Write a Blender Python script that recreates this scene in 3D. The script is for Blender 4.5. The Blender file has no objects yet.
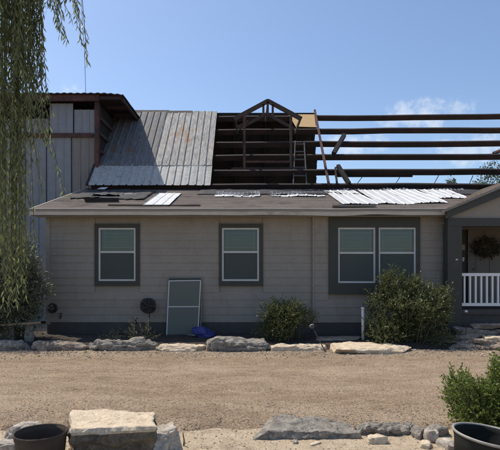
import bpy, bmesh, math, random
from mathutils import Vector, Matrix, noise as mnoise
R = math.radians
random.seed(7)
scene = bpy.context.scene
col = scene.collection

# ------------------------------------------------------------------ camera
cam_d = bpy.data.cameras.new('camera')
cam = bpy.data.objects.new('camera', cam_d)
col.objects.link(cam)
cam.location = (0, 0, 1.6)
cam.rotation_euler = (R(90), 0, 0)
cam_d.sensor_width = 36
cam_d.lens = 34.92
cam_d.shift_y = 0.092
cam_d.clip_start = 0.05
cam_d.clip_end = 3000
scene.camera = cam

# ------------------------------------------------------------------ sky and sun
SUN = Vector((-0.47, 0.35, 1.0)).normalized()
world = bpy.data.worlds.new('World')
scene.world = world
world.use_nodes = True
wn, wl = world.node_tree.nodes, world.node_tree.links
wn.clear()
w_out = wn.new('ShaderNodeOutputWorld')
sky = wn.new('ShaderNodeTexSky')
sky.sky_type = 'NISHITA'
sky.sun_disc = False
sky.sun_elevation = math.asin(SUN.z)
sky.sun_rotation = math.atan2(SUN.x, SUN.y)
sky.air_density = 1.0
sky.dust_density = 1.0
sky.ozone_density = 3.5
bg_sky = wn.new('ShaderNodeBackground')
bg_sky.inputs['Strength'].default_value = 0.15
wl.new(sky.outputs['Color'], bg_sky.inputs['Color'])
bg_cl = wn.new('ShaderNodeBackground')
bg_cl.inputs['Color'].default_value = (0.80, 0.84, 0.90, 1)
bg_cl.inputs['Strength'].default_value = 1.0
w_mix = wn.new('ShaderNodeMixShader')
tc = wn.new('ShaderNodeTexCoord')
wnoise = wn.new('ShaderNodeTexNoise')
wnoise.inputs['Scale'].default_value = 26
wnoise.inputs['Detail'].default_value = 7
wnoise.inputs['Roughness'].default_value = 0.62
wl.new(tc.outputs['Generated'], wnoise.inputs['Vector'])


def wmath(op, a, b):
    n = wn.new('ShaderNodeMath')
    n.operation = op
    for i, v in enumerate((a, b)):
        if isinstance(v, (int, float)):
            n.inputs[i].default_value = v
        else:
            wl.new(v, n.inputs[i])
    return n.outputs[0]


# small fair-weather clouds low over the horizon: azimuth, elevation, half width, half height (degrees), density
CLOUDS = [(19.6, 16.9, 5.2, 1.7, 1.0), (24.5, 13.0, 4.5, 2.0, 1.0), (12.0, 14.2, 4.2, 1.6, 0.95), (11.0, 9.8, 1.6, 1.7, 0.9),
          (-20, 19.6, 1.6, 1.3, 0.55), (31, 15, 4, 1.6, .9), (-43, 15, 6, 2, .9), (52, 14, 6, 2, .9), (75, 17, 6, 2, .9), (-70, 14, 7, 2, .9), (-105, 16, 6, 2, .9),
          (108, 15, 7, 2, .9), (140, 16, 6, 2, .9), (-140, 17, 7, 2, .9), (172, 14, 6, 2, .9)]
acc = 0.0
for az, el, rw, rh, dens in CLOUDS:
    a, e = R(az), R(el)
    d = Vector((math.sin(a) * math.cos(e), math.cos(a) * math.cos(e), math.sin(e)))
    s = wn.new('ShaderNodeVectorMath'); s.operation = 'SUBTRACT'
    wl.new(tc.outputs['Generated'], s.inputs[0]); s.inputs[1].default_value = d
    m = wn.new('ShaderNodeVectorMath'); m.operation = 'MULTIPLY'
    wl.new(s.outputs[0], m.inputs[0]); m.inputs[1].default_value = (1 / R(rw), 1 / R(rw), 1 / R(rh))
    ln = wn.new('ShaderNodeVectorMath'); ln.operation = 'LENGTH'
    wl.new(m.outputs[0], ln.inputs[0])
    v = wmath('SUBTRACT', 1.15, ln.outputs['Value'])
    v = wmath('MULTIPLY', v, dens)
    acc = wmath('MAXIMUM', v, acc)
nz = wmath('MULTIPLY', wmath('SUBTRACT', wnoise.outputs['Fac'], 0.5), 3.2)
cl = wmath('ADD', acc, nz)
clr = wn.new('ShaderNodeMapRange'); clr.interpolation_type = 'SMOOTHSTEP'
wl.new(cl, clr.inputs['Value'])
clr.inputs['From Min'].default_value = 0.15
clr.inputs['From Max'].default_value = 1.15
clr.inputs['To Max'].default_value = 0.62
gate = wmath('MINIMUM', wmath('MULTIPLY', acc, 3.0), 1.0)
fac = wmath('MULTIPLY', clr.outputs['Result'], gate)
wl.new(fac, w_mix.inputs['Fac'])
wl.new(bg_sky.outputs[0], w_mix.inputs[1])
wl.new(bg_cl.outputs[0], w_mix.inputs[2])
wl.new(w_mix.outputs[0], w_out.inputs['Surface'])

sun_d = bpy.data.lights.new('sun', 'SUN')
sun_d.energy = 4.3
sun_d.angle = R(0.53)
sun_d.color = (1.0, 0.91, 0.77)
sun = bpy.data.objects.new('sun', sun_d)
col.objects.link(sun)
sun.rotation_euler = SUN.to_track_quat('Z', 'Y').to_euler()
sun.location = (-20, 15, 40)

scene.view_settings.view_transform = 'Standard'
scene.view_settings.look = 'None'
scene.view_settings.exposure = 0.12
scene.view_settings.gamma = 1.0
scene.view_settings.use_curve_mapping = False
scene.cycles.use_denoising = True
scene.cycles.max_bounces = 8
scene.cycles.transparent_max_bounces = 16


# ------------------------------------------------------------------ materials
def mat(name, c1, c2=None, scale=6.0, rough=0.85, bump=0.0, bscale=40.0, metal=0.0, c3=None, scale3=1.0, th3=(0.55, 0.7),
        stretch=(1, 1, 1), island=0.0, trans=0.0, spec=0.5, streak=None, grain=None, spots=(), vor=None):
    m = bpy.data.materials.new(name)
    m.use_nodes = True
    nt = m.node_tree
    n, l = nt.nodes, nt.links
    b = n['Principled BSDF']
    b.inputs['Roughness'].default_value = rough
    b.inputs['Metallic'].default_value = metal
    b.inputs['Specular IOR Level'].default_value = spec
    geo = n.new('ShaderNodeNewGeometry')
    mp = n.new('ShaderNodeMapping')
    mp.inputs['Scale'].default_value = stretch
    l.new(geo.outputs['Position'], mp.inputs['Vector'])
    c2 = c2 or c1
    nz = n.new('ShaderNodeTexNoise')
    nz.inputs['Scale'].default_value = scale
    nz.inputs['Detail'].default_value = 6
    nz.inputs['Roughness'].default_value = 0.65
    l.new(mp.outputs[0], nz.inputs['Vector'])
    ramp = n.new('ShaderNodeValToRGB')
    ramp.color_ramp.elements[0].position = 0.3
    ramp.color_ramp.elements[1].position = 0.7
    ramp.color_ramp.elements[0].color = (*c1, 1)
    ramp.color_ramp.elements[1].color = (*c2, 1)
    l.new(nz.outputs['Fac'], ramp.inputs['Fac'])
    colr = ramp.outputs['Color']
    if c3:
        n3 = n.new('ShaderNodeTexNoise')
        n3.inputs['Scale'].default_value = scale3
        n3.inputs['Detail'].default_value = 8
        n3.inputs['Roughness'].default_value = 0.7
        mp3 = n.new('ShaderNodeMapping')
        mp3.inputs['Location'].default_value = (13.1, 4.7, 2.9)
        mp3.inputs['Scale'].default_value = streak or (1, 1, 1)
        l.new(geo.outputs['Position'], mp3.inputs['Vector'])
        l.new(mp3.outputs[0], n3.inputs['Vector'])
        mr = n.new('ShaderNodeMapRange')
        mr.inputs['From Min'].default_value = th3[0]
        mr.inputs['From Max'].default_value = th3[1]
        val = n3.outputs['Fac']
        for (sc_, sr_, sa_) in spots:                # patches of stain at given places
            vd_ = n.new('ShaderNodeVectorMath'); vd_.operation = 'DISTANCE'
            l.new(geo.outputs['Position'], vd_.inputs[0]); vd_.inputs[1].default_value = sc_
            ms_ = n.new('ShaderNodeMapRange'); ms_.interpolation_type = 'SMOOTHSTEP'
            l.new(vd_.outputs['Value'], ms_.inputs['Value'])
            ms_.inputs['From Min'].default_value = 0; ms_.inputs['From Max'].default_value = sr_
            ms_.inputs['To Min'].default_value = sa_; ms_.inputs['To Max'].default_value = 0
            ad_ = n.new('ShaderNodeMath'); ad_.operation = 'ADD'
            l.new(val, ad_.inputs[0]); l.new(ms_.outputs[0], ad_.inputs[1])
            val = ad_.outputs[0]
        l.new(val, mr.inputs['Value'])
        mx = n.new('ShaderNodeMix'); mx.data_type = 'RGBA'
        l.new(mr.outputs[0], mx.inputs['Factor'])
        l.new(colr, mx.inputs['A'])
        mx.inputs['B'].default_value = (*c3, 1)
        colr = mx.outputs['Result']
    if grain:
        ng = n.new('ShaderNodeTexNoise')
        ng.inputs['Scale'].default_value = grain[0]
        ng.inputs['Detail'].default_value = 3
        ng.inputs['Roughness'].default_value = 0.6
        l.new(geo.outputs['Position'], ng.inputs['Vector'])
        mg = n.new('ShaderNodeMapRange')
        mg.inputs['From Min'].default_value = 0.3; mg.inputs['From Max'].default_value = 0.7
        mg.inputs['To Min'].default_value = 1 - grain[1]; mg.inputs['To Max'].default_value = 1 + grain[1]
        l.new(ng.outputs['Fac'], mg.inputs['Value'])
        hg = n.new('ShaderNodeHueSaturation')
        l.new(mg.outputs[0], hg.inputs['Value'])
        l.new(colr, hg.inputs['Color'])
        colr = hg.outputs['Color']
    if island:
        hs = n.new('ShaderNodeHueSaturation')
        mr = n.new('ShaderNodeMapRange')
        mr.inputs['To Min'].default_value = 1 - island
        mr.inputs['To Max'].default_value = 1 + island
        l.new(geo.outputs['Random Per Island'], mr.inputs['Value'])
        l.new(mr.outputs[0], hs.inputs['Value'])
        l.new(colr, hs.inputs['Color'])
        colr = hs.outputs['Color']
    l.new(colr, b.inputs['Base Color'])
    if bump:
        nb = n.new('ShaderNodeTexNoise')
        nb.inputs['Scale'].default_value = bscale
        nb.inputs['Detail'].default_value = 8
        nb.inputs['Roughness'].default_value = 0.7
        l.new(mp.outputs[0], nb.inputs['Vector'])
        bp = n.new('ShaderNodeBump')
        bp.inputs['Strength'].default_value = 1.0
        bp.inputs['Distance'].default_value = bump
        l.new(nb.outputs['Fac'], bp.inputs['Height'])
        l.new(bp.outputs['Normal'], b.inputs['Normal'])
        if vor:                                      # chipped, pitted relief of broken stone
            vt = n.new('ShaderNodeTexVoronoi'); vt.inputs['Scale'].default_value = vor[0]
            wv = n.new('ShaderNodeVectorMath'); wv.operation = 'ADD'
            sv = n.new('ShaderNodeVectorMath'); sv.operation = 'SCALE'; sv.inputs['Scale'].default_value = .06
            l.new(nb.outputs['Color'], sv.inputs[0]); l.new(geo.outputs['Position'], wv.inputs[0]); l.new(sv.outputs[0], wv.inputs[1])
            l.new(wv.outputs[0], vt.inputs['Vector'])
            b2 = n.new('ShaderNodeBump'); b2.inputs['Distance'].default_value = vor[1]; b2.inputs['Strength'].default_value = 1
            l.new(vt.outputs['Distance'], b2.inputs['Height']); l.new(bp.outputs['Normal'], b2.inputs['Normal'])
            l.new(b2.outputs['Normal'], b.inputs['Normal'])
    if trans:
        tr = n.new('ShaderNodeBsdfTranslucent')
        l.new(colr, tr.inputs['Color'])
        ms = n.new('ShaderNodeMixShader')
        ms.inputs['Fac'].default_value = trans
        l.new(b.outputs[0], ms.inputs[1])
        l.new(tr.outputs[0], ms.inputs[2])
        l.new(ms.outputs[0], n['Material Output'].inputs['Surface'])
    return m


def glass_mat(name, tint, refl=0.5):
    m = bpy.data.materials.new(name)
    m.use_nodes = True
    n, l = m.node_tree.nodes, m.node_tree.links
    n.remove(n['Principled BSDF'])
    t = n.new('ShaderNodeBsdfTransparent'); t.inputs['Color'].default_value = (*tint, 1)
    g = n.new('ShaderNodeBsdfGlossy'); g.inputs['Roughness'].default_value = 0.03
    g.inputs['Color'].default_value = (0.9, 0.95, 0.95, 1)
    nb = n.new('ShaderNodeTexNoise'); nb.inputs['Scale'].default_value = 2.5
    ge = n.new('ShaderNodeNewGeometry'); l.new(ge.outputs['Position'], nb.inputs['Vector'])
    bp = n.new('ShaderNodeBump'); bp.inputs['Distance'].default_value = 0.008; bp.inputs['Strength'].default_value = .5
    l.new(nb.outputs['Fac'], bp.inputs['Height']); l.new(bp.outputs['Normal'], g.inputs['Normal'])
    fr = n.new('ShaderNodeFresnel'); fr.inputs['IOR'].default_value = 1.5
    ml = n.new('ShaderNodeMath'); ml.operation = 'MULTIPLY'; ml.inputs[1].default_value = refl * 2
    l.new(fr.outputs[0], ml.inputs[0])
    mx = n.new('ShaderNodeMixShader')
    l.new(ml.outputs[0], mx.inputs['Fac']); l.new(t.outputs[0], mx.inputs[1]); l.new(g.outputs[0], mx.inputs[2])
    l.new(mx.outputs[0], n['Material Output'].inputs['Surface'])
    return m


def mesh_screen_mat(name, colr, cover):
    m = bpy.data.materials.new(name)
    m.use_nodes = True
    n, l = m.node_tree.nodes, m.node_tree.links
    b = n['Principled BSDF']
    b.inputs['Base Color'].default_value = (*colr, 1); b.inputs['Roughness'].default_value = 0.9
    t = n.new('ShaderNodeBsdfTransparent')
    mx = n.new('ShaderNodeMixShader'); mx.inputs['Fac'].default_value = cover
    l.new(t.outputs[0], mx.inputs[1]); l.new(b.outputs[0], mx.inputs[2])
    l.new(mx.outputs[0], n['Material Output'].inputs['Surface'])
    return m


M = {}
M['siding'] = mat('siding', (0.268, 0.238, 0.198), (0.305, 0.272, 0.228), 3, 0.75, 0.0008, 90, c3=(0.215, 0.187, 0.155), scale3=2.0, th3=(0.52, 0.78), streak=(1, 1, .35), grain=(25, .06))
M['green'] = mat('dark_green_paint', (0.044, 0.045, 0.037), (0.054, 0.055, 0.045), 5, 0.7, 0.0005, 60)
M['skirt'] = mat('skirting', (0.055, 0.051, 0.046), (0.082, 0.076, 0.068), 5, 0.85, 0.001, 30, c3=(0.10, 0.085, 0.065), scale3=2.5, th3=(0.55, 0.75))
M['fascia'] = mat('fascia_paint', (0.46, 0.405, 0.335), (0.56, 0.50, 0.42), 4, 0.7, 0.001, 30, c3=(0.30, 0.23, 0.165), scale3=3, th3=(0.56, 0.70), streak=(.35, 1, 1))
M['soffit'] = mat('soffit_paint', (0.28, 0.26, 0.22), (0.33, 0.30, 0.26), 4, 0.8)
M['gable'] = mat('gable_infill', (0.25, 0.22, 0.18), (0.28, 0.25, 0.205), 3, 0.75, 0.0006, 90)
M['shingle'] = mat('shingles', (0.135, 0.108, 0.090), (0.215, 0.178, 0.150), 14, 0.95, 0.004, 60, c3=(0.09, 0.073, 0.063), scale3=1.5, th3=(0.50, 0.66), grain=(70, .3))
M['tarpaper'] = mat('tar_paper', (0.02, 0.02, 0.022), (0.035, 0.035, 0.04), 6, 0.85, 0.01, 9)
M['vinyl'] = mat('white_vinyl', (0.50, 0.495, 0.475), (0.58, 0.575, 0.55), 5, 0.55)
M['glass'] = glass_mat('window_glass', (0.74, 0.77, 0.76), 0.55)
M['screen'] = mesh_screen_mat('insect_screen', (0.088, 0.104, 0.096), 0.74)
M['screen_green'] = mesh_screen_mat('loose_screen_mesh', (0.165, 0.175, 0.148), 0.8)
M['blind'] = mat('blind_slats', (0.27, 0.30, 0.29), (0.31, 0.34, 0.328), 5, 0.7)
M['room'] = mat('dark_room', (0.08, 0.085, 0.082), (0.13, 0.135, 0.13), 2, 0.9)
M['door'] = mat('door_paint', (0.125, 0.112, 0.097), (0.15, 0.135, 0.118), 3, 0.6)
M['rail'] = mat('rail_paint', (0.72, 0.71, 0.68), (0.80, 0.79, 0.76), 5, 0.55)
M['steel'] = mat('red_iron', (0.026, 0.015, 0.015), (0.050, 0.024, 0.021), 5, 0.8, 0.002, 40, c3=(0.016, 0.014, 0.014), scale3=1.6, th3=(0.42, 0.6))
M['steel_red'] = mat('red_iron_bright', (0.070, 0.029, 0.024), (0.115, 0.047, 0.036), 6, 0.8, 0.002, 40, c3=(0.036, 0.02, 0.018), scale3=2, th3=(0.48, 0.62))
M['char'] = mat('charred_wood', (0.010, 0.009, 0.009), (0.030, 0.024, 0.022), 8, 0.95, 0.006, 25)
M['lumber'] = mat('dark_lumber', (0.045, 0.030, 0.026), (0.075, 0.050, 0.042), 7, 0.9, 0.003, 40)
M['osb'] = mat('osb_board', (0.50, 0.32, 0.14), (0.68, 0.47, 0.23), 28, 0.85, 0.001, 80, c3=(0.36, 0.21, 0.09), scale3=22, th3=(0.55, 0.65))
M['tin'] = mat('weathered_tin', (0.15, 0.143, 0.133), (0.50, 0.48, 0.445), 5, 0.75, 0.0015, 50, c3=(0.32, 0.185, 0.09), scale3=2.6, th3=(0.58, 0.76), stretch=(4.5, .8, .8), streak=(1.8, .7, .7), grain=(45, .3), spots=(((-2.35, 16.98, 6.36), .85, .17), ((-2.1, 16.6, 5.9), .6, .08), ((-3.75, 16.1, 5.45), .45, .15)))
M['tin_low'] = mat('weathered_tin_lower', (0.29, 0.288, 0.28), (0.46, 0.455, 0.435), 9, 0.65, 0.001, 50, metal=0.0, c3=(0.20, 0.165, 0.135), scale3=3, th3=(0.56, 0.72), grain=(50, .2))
M['tin_dark'] = mat('weathered_tin_in_shadow', (0.07, 0.074, 0.084), (0.20, 0.20, 0.205), 6, 0.75, 0.0015, 50, c3=(0.17, 0.105, 0.06), scale3=1.9, th3=(0.56, 0.70), stretch=(4.5, .8, .8), grain=(50, .25))  # dark weathered tin, its tone also painting in the cast shadow
M['tin_new'] = mat('bright_tin', (0.60, 0.61, 0.61), (0.72, 0.73, 0.73), 5, 0.45, 0.0008, 40, metal=0.2, c3=(0.45, 0.42, 0.38), scale3=3, th3=(0.6, 0.75))
M['tin_blue'] = mat('crumpled_tin', (0.035, 0.042, 0.058), (0.10, 0.115, 0.15), 10, 0.6, 0.004, 25, c3=(0.42, 0.42, 0.42), scale3=9, th3=(0.58, 0.66))
M['wall_tin'] = mat('grey_wall_panel', (0.195, 0.205, 0.225), (0.25, 0.26, 0.28), 3, 0.75, 0.001, 30, c3=(0.165, 0.148, 0.135), scale3=1.1, th3=(0.58, 0.8), streak=(2, 2, .3))
M['rust_stain'] = mat('rusted_panel', (0.185, 0.16, 0.14), (0.22, 0.21, 0.205), 5, 0.75, 0.001, 30, stretch=(2, 2, .3))
M['alu'] = mat('aluminium', (0.06, 0.062, 0.064), (0.10, 0.102, 0.105), 5, 0.6, metal=0.1)
M['dirt'] = mat('driveway_dirt', (0.185, 0.128, 0.080), (0.310, 0.224, 0.145), 5, 0.97, 0.014, 55, c3=(0.365, 0.282, 0.198), scale3=1.1, th3=(0.42, 0.72), streak=(.6, 1.4, 1), stretch=(.7, 1.2, 1), grain=(42, .55))
M['ground'] = mat('dry_ground', (0.24, 0.18, 0.12), (0.33, 0.26, 0.18), 1.5, 0.97, 0.02, 20, c3=(0.12, 0.12, 0.06), scale3=0.3, th3=(0.5, 0.65))
M['sand'] = mat('pale_verge', (0.40, 0.315, 0.215), (0.53, 0.43, 0.305), 8, 0.97, 0.015, 45, c3=(0.26, 0.195, 0.13), scale3=4, th3=(0.52, 0.68), grain=(80, .3))
M['soil'] = mat('bed_soil', (0.028, 0.021, 0.016), (0.065, 0.05, 0.037), 9, 0.97, 0.02, 35, c3=(0.11, 0.088, 0.064), scale3=5, th3=(0.6, 0.75))
M['pebble'] = mat('pebbles', (0.24, 0.175, 0.115), (0.40, 0.31, 0.215), 3, 0.97, 0.0, 90, island=0.4)
M['pebble_grey'] = mat('grey_pebbles', (0.22, 0.172, 0.122), (0.40, 0.325, 0.245), 3, 0.97, 0.0, 90, island=0.45)
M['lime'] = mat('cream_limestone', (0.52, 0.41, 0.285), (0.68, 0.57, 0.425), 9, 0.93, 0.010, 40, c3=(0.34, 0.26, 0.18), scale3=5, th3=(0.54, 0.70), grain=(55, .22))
M['lime_shaded_side'] = mat('shaded_limestone', (0.15, 0.115, 0.08), (0.27, 0.215, 0.155), 9, 0.95, 0.02, 30, c3=(0.085, 0.068, 0.05), scale3=5, th3=(0.48, 0.64), grain=(45, .3))  # darker stone for the block's sides, their shade put into the colour
M['grey_rock'] = mat('grey_limestone', (0.19, 0.168, 0.14), (0.38, 0.345, 0.295), 9, 0.95, 0.018, 30, c3=(0.105, 0.092, 0.076), scale3=6, th3=(0.52, 0.68), grain=(45, .3), vor=(9, .010))
M['pale_rock'] = mat('pale_rock', (0.36, 0.32, 0.27), (0.54, 0.48, 0.41), 9, 0.93, 0.010, 40, c3=(0.20, 0.165, 0.13), scale3=6, th3=(0.55, 0.68), grain=(45, .25), vor=(11, .008))
M['flag'] = mat('flagstone', (0.21, 0.165, 0.125), (0.40, 0.325, 0.255), 6, 0.93, 0.010, 40, c3=(0.11, 0.092, 0.075), scale3=4, th3=(0.50, 0.66), grain=(45, .3), vor=(11, .012))
M['brown_pot'] = mat('brown_plastic', (0.065, 0.044, 0.032), (0.10, 0.070, 0.050), 6, 0.75, 0.001, 50, spec=.25)
M['black_pot'] = mat('black_plastic', (0.014, 0.015, 0.013), (0.026, 0.027, 0.023), 6, 0.8, 0.001, 50, spec=.15)
M['pot_rim'] = mat('pot_rim', (0.22, 0.21, 0.19), (0.34, 0.32, 0.29), 12, 0.6, 0.001, 60)
M['bark'] = mat('bark', (0.07, 0.052, 0.038), (0.14, 0.11, 0.085), 9, 0.95, 0.02, 25, stretch=(2, 2, .4))
M['twig'] = mat('twig', (0.085, 0.075, 0.045), (0.13, 0.11, 0.065), 9, 0.9)
M['willow_leaf'] = mat('willow_leaf', (0.15, 0.175, 0.062), (0.25, 0.275, 0.115), 2, 0.42, island=0.5, trans=0.5)
M['box_leaf'] = mat('boxwood_leaf', (0.11, 0.155, 0.030), (0.21, 0.26, 0.065), 4, 0.42, island=0.5, trans=0.5)
M['shrub_leaf'] = mat('shrub_leaf', (0.085, 0.105, 0.035), (0.155, 0.165, 0.065), 3, 0.45, island=0.5, trans=0.35)
M['pale_leaf'] = mat('silvery_leaf', (0.10, 0.115, 0.07), (0.17, 0.18, 0.115), 3, 0.5, island=0.45, trans=0.25)
M['tree_leaf'] = mat('far_leaf', (0.05, 0.075, 0.03), (0.085, 0.11, 0.045), 2, 0.6, island=0.4, trans=0.3)
M['weed'] = mat('dry_weed', (0.16, 0.15, 0.075), (0.24, 0.22, 0.12), 5, 0.7, island=0.3, trans=0.2)
M['hose'] = mat('dark_hose', (0.018, 0.018, 0.018), (0.03, 0.03, 0.03), 8, 0.55)
M['blue'] = mat('blue_tarp', (0.03, 0.032, 0.16), (0.05, 0.052, 0.24), 6, 0.5, 0.004, 12)
M['pvc'] = mat('white_pvc', (0.60, 0.60, 0.58), (0.68, 0.68, 0.66), 6, 0.5)
M['wood'] = mat('weathered_board', (0.26, 0.185, 0.12), (0.40, 0.29, 0.19), 7, 0.9, 0.003, 40, stretch=(.4, 4, 4))
M['grey_wood'] = mat('grey_board', (0.185, 0.165, 0.142), (0.29, 0.262, 0.228), 7, 0.9, 0.003, 40, stretch=(.4, 4, 4))
M['wreath'] = mat('wreath_twigs', (0.035, 0.030, 0.020), (0.07, 0.058, 0.035), 9, 0.9, island=0.4)

# ------------------------------------------------------------------ mesh helpers
WORLD = {}


class MB:
    def __init__(self):
        self.v, self.f = [], []

    def add(self, vs, fs):
        o = len(self.v)
        self.v += [tuple(p) for p in vs]
        self.f += [tuple(i + o for i in f) for f in fs]
        return self

    def hexa(self, p):
        return self.add(p, [(0, 3, 2, 1), (4, 5, 6, 7), (0, 1, 5, 4), (1, 2, 6, 5), (2, 3, 7, 6), (3, 0, 4, 7)])

    def box(self, x0, x1, y0, y1, z0, z1):
        return self.hexa([(x0, y0, z0), (x1, y0, z0), (x1, y1, z0), (x0, y1, z0), (x0, y0, z1), (x1, y0, z1), (x1, y1, z1), (x0, y1, z1)])

    def beam(self, a, b, w, h, up=(0, 0, 1)):
        a, b, up = Vector(a), Vector(b), Vector(up)
        d = (b - a).normalized()
        s = d.cross(up)
        s = s.normalized() if s.length > 1e-5 else Vector((1, 0, 0))
        u = s.cross(d).normalized()
        s, u = s * w / 2, u * h / 2
        return self.hexa([a - s - u, a + s - u, b + s - u, b - s - u, a - s + u, a + s + u, b + s + u, b - s + u])

    def tube(self, pts, rad, n=6, cap=True, closed=False):
        pts = [Vector(p) for p in pts]
        k = len(pts)
        if isinstance(rad, (int, float)):
            rad = [rad] * k
        rings = []
        ref = Vector((0.31, 0.17, 0.93)).normalized()
        for i, p in enumerate(pts):
            if closed:
                d = pts[(i + 1) % k] - pts[i - 1]
            else:
                d = pts[min(i + 1, k - 1)] - pts[max(i - 1, 0)]
            d = d.normalized() if d.length > 1e-9 else Vector((0, 0, 1))
            rr = ref if abs(d.dot(ref)) < 0.95 else Vector((1, 0, 0))
            s = d.cross(rr).normalized()
            u = s.cross(d)
            rings.append([p + (s * math.cos(2 * math.pi * j / n) + u * math.sin(2 * math.pi * j / n)) * rad[i] for j in range(n)])
        fs = []
        for i in range(k if closed else k - 1):
            i2 = (i + 1) % k
            for j in range(n):
                fs.append((i * n + j, i * n + (j + 1) % n, i2 * n + (j + 1) % n, i2 * n + j))
        if cap and not closed:
            fs.append(tuple(range(n - 1, -1, -1)))
            fs.append(tuple((k - 1) * n + j for j in range(n)))
        return self.add([p for r in rings for p in r], fs)

    def lathe(self, prof, c, n=32, tilt=None):
        vs, fs = [], []
        for r, z in prof:
            for j in range(n):
                a = 2 * math.pi * j / n
                p = Vector((r * math.cos(a), r * math.sin(a), z))
                if tilt:
                    p = tilt @ p
                vs.append(Vector(c) + p)
        for i in range(len(prof) - 1):
            for j in range(n):
                fs.append((i * n + j, i * n + (j + 1) % n, (i + 1) * n + (j + 1) % n, (i + 1) * n + j))
        return self.add(vs, fs)


def link(o, parent, org):
    col.objects.link(o)
    WORLD[o.name] = Vector(org)
    if parent:
        o.parent = parent
        o.location = Vector(org) - WORLD[parent.name]
    else:
        o.location = org
    return o


def tag(o, label=None, cat=None, group=None, kind=None):
    if label:
        o['label'] = label
    if cat:
        o['category'] = cat
    if group:
        o['group'] = group
    if kind:
        o['kind'] = kind
    return o


def obj(name, mb, material, parent=None, smooth=False, label=None, cat=None, group=None, kind=None):
    xs, ys, zs = zip(*mb.v)
    org = Vector(((min(xs) + max(xs)) / 2, (min(ys) + max(ys)) / 2, min(zs)))
    me = bpy.data.meshes.new(name)
    me.from_pydata([(x - org.x, y - org.y, z - org.z) for x, y, z in mb.v], [], mb.f)
    me.materials.append(M[material])
    if smooth:
        me.polygons.foreach_set('use_smooth', [True] * len(me.polygons))
    o = bpy.data.objects.new(name, me)
    link(o, parent, org)
    return tag(o, label, cat, group, kind)


def thing(name, loc, label, cat, group=None):
    o = bpy.data.objects.new(name, None)
    o.empty_display_size = 0.2
    link(o, None, loc)
    return tag(o, label, cat, group)


def node(name, loc, parent):
    o = bpy.data.objects.new(name, None)
    o.empty_display_size = 0.1
    return link(o, parent, loc)


def again(o, org, parent):
    c = bpy.data.objects.new(o.name.split('.')[0], o.data)
    return link(c, parent, org)


def fbm(p, s, oct=4):
    return mnoise.fractal(Vector(p) * s, 0.9, 2.0, oct)


# ------------------------------------------------------------------ the ground
def sheet(name, x0, x1, y0, y1, nx, ny, zf, material, kind='structure'):
    mb = MB()
    vs = []
    for j in range(ny + 1):
        for i in range(nx + 1):
            x = x0 + (x1 - x0) * i / nx
            y = y0 + (y1 - y0) * j / ny
            vs.append((x, y, zf(x, y)))
    fs = [(j * (nx + 1) + i, j * (nx + 1) + i + 1, (j + 1) * (nx + 1) + i + 1, (j + 1) * (nx + 1) + i) for j in range(ny) for i in range(nx)]
    mb.add(vs, fs)
    return obj(name, mb, material, None, True, kind=kind)


mb = MB()
mb.add([(-900, -900, -.09), (900, -900, -.09), (900, 1500, -.09), (-900, 1500, -.09)], [(0, 1, 2, 3)])
obj('ground', mb, 'ground', kind='structure')


def smooth01(t):
    t = max(0.0, min(1.0, t))
    return t * t * (3 - 2 * t)


def road_z(x, y):
    e = min(smooth01((y - 4.75 + .28 * fbm((x, 0, 0), 1.3)) / .35), smooth01((10.15 - y) / .3))
    e *= smooth01((13 - abs(x)) / 1.0)
    rut = -.025 * math.exp(-((y - 6.2) / .35) ** 2) - .025 * math.exp(-((y - 8.1) / .4) ** 2)
    return -.12 + .12 * e + rut + .012 * fbm((x, y, 0), 1.1) + .006 * fbm((x, y, 3), 5) + .004 * fbm((x, y, 7), 14)


sheet('driveway', -13, 13, 4.6, 10.3, 260, 130, road_z, 'dirt')


def verge_z(x, y):
    e = min(smooth01((5.12 + .16 * fbm((x, 4, 0), 1.9) - y) / .3), smooth01((y + 3) / .5)) * smooth01((13 - abs(x)) / 1.0)
    return -.11 + .115 * e + .014 * fbm((x, y, 5), 1.6) + .007 * fbm((x, y, 9), 7)


sheet('verge', -13, 13, -3.2, 5.2, 240, 120, verge_z, 'sand')


def bed_z(x, y):
    e = min(smooth01((y - 9.85) / .45), smooth01((12.6 - y) / .3)) * smooth01((9.5 - abs(x)) / .5)
    return -.11 + .19 * e + .03 * fbm((x, y, 2), 2.0) + .015 * fbm((x, y, 4), 8)


sheet('planting_bed', -10, 10, 9.7, 12.7, 160, 50, bed_z, 'soil')


def pebbles(name, n, area, size, material, zf, seed, dens=None, label=None, cat=None):
    rnd = random.Random(seed)
    mb = MB()
    tmpl = [(1, 0, 0), (0, 1, 0), (-1, 0, 0), (0, -1, 0), (0, 0, 1), (0, 0, -1)]
    tf = [(0, 1, 4), (1, 2, 4), (2, 3, 4), (3, 0, 4), (1, 0, 5), (2, 1, 5), (3, 2, 5), (0, 3, 5)]
    k = 0
    while k < n:
        x = rnd.uniform(area[0], area[1]); y = rnd.uniform(area[2], area[3])
        if dens and rnd.random() > dens(x, y):
            k += .25
            continue
        k += 1
        s = size[0] + (size[1] - size[0]) * rnd.random() ** 3
        a = rnd.uniform(0, 6.28)
        ca, sa = math.cos(a), math.sin(a)
        z = zf(x, y)
        sx, sy, sz = s * rnd.uniform(.7, 1.3), s * rnd.uniform(.6, 1), s * rnd.uniform(.4, .8)
        vs = []
        for (px, py, pz) in tmpl:
            px, py, pz = (px + rnd.uniform(-.35, .35)) * sx, (py + rnd.uniform(-.35, .35)) * sy, pz * sz * rnd.uniform(.6, 1.1)
            vs.append((x + px * ca - py * sa, y + px * sa + py * ca, z + pz + sz * .25))
        mb.add(vs, tf)
    return obj(name, mb, material, None, False, label, cat, None, 'stuff')


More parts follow.
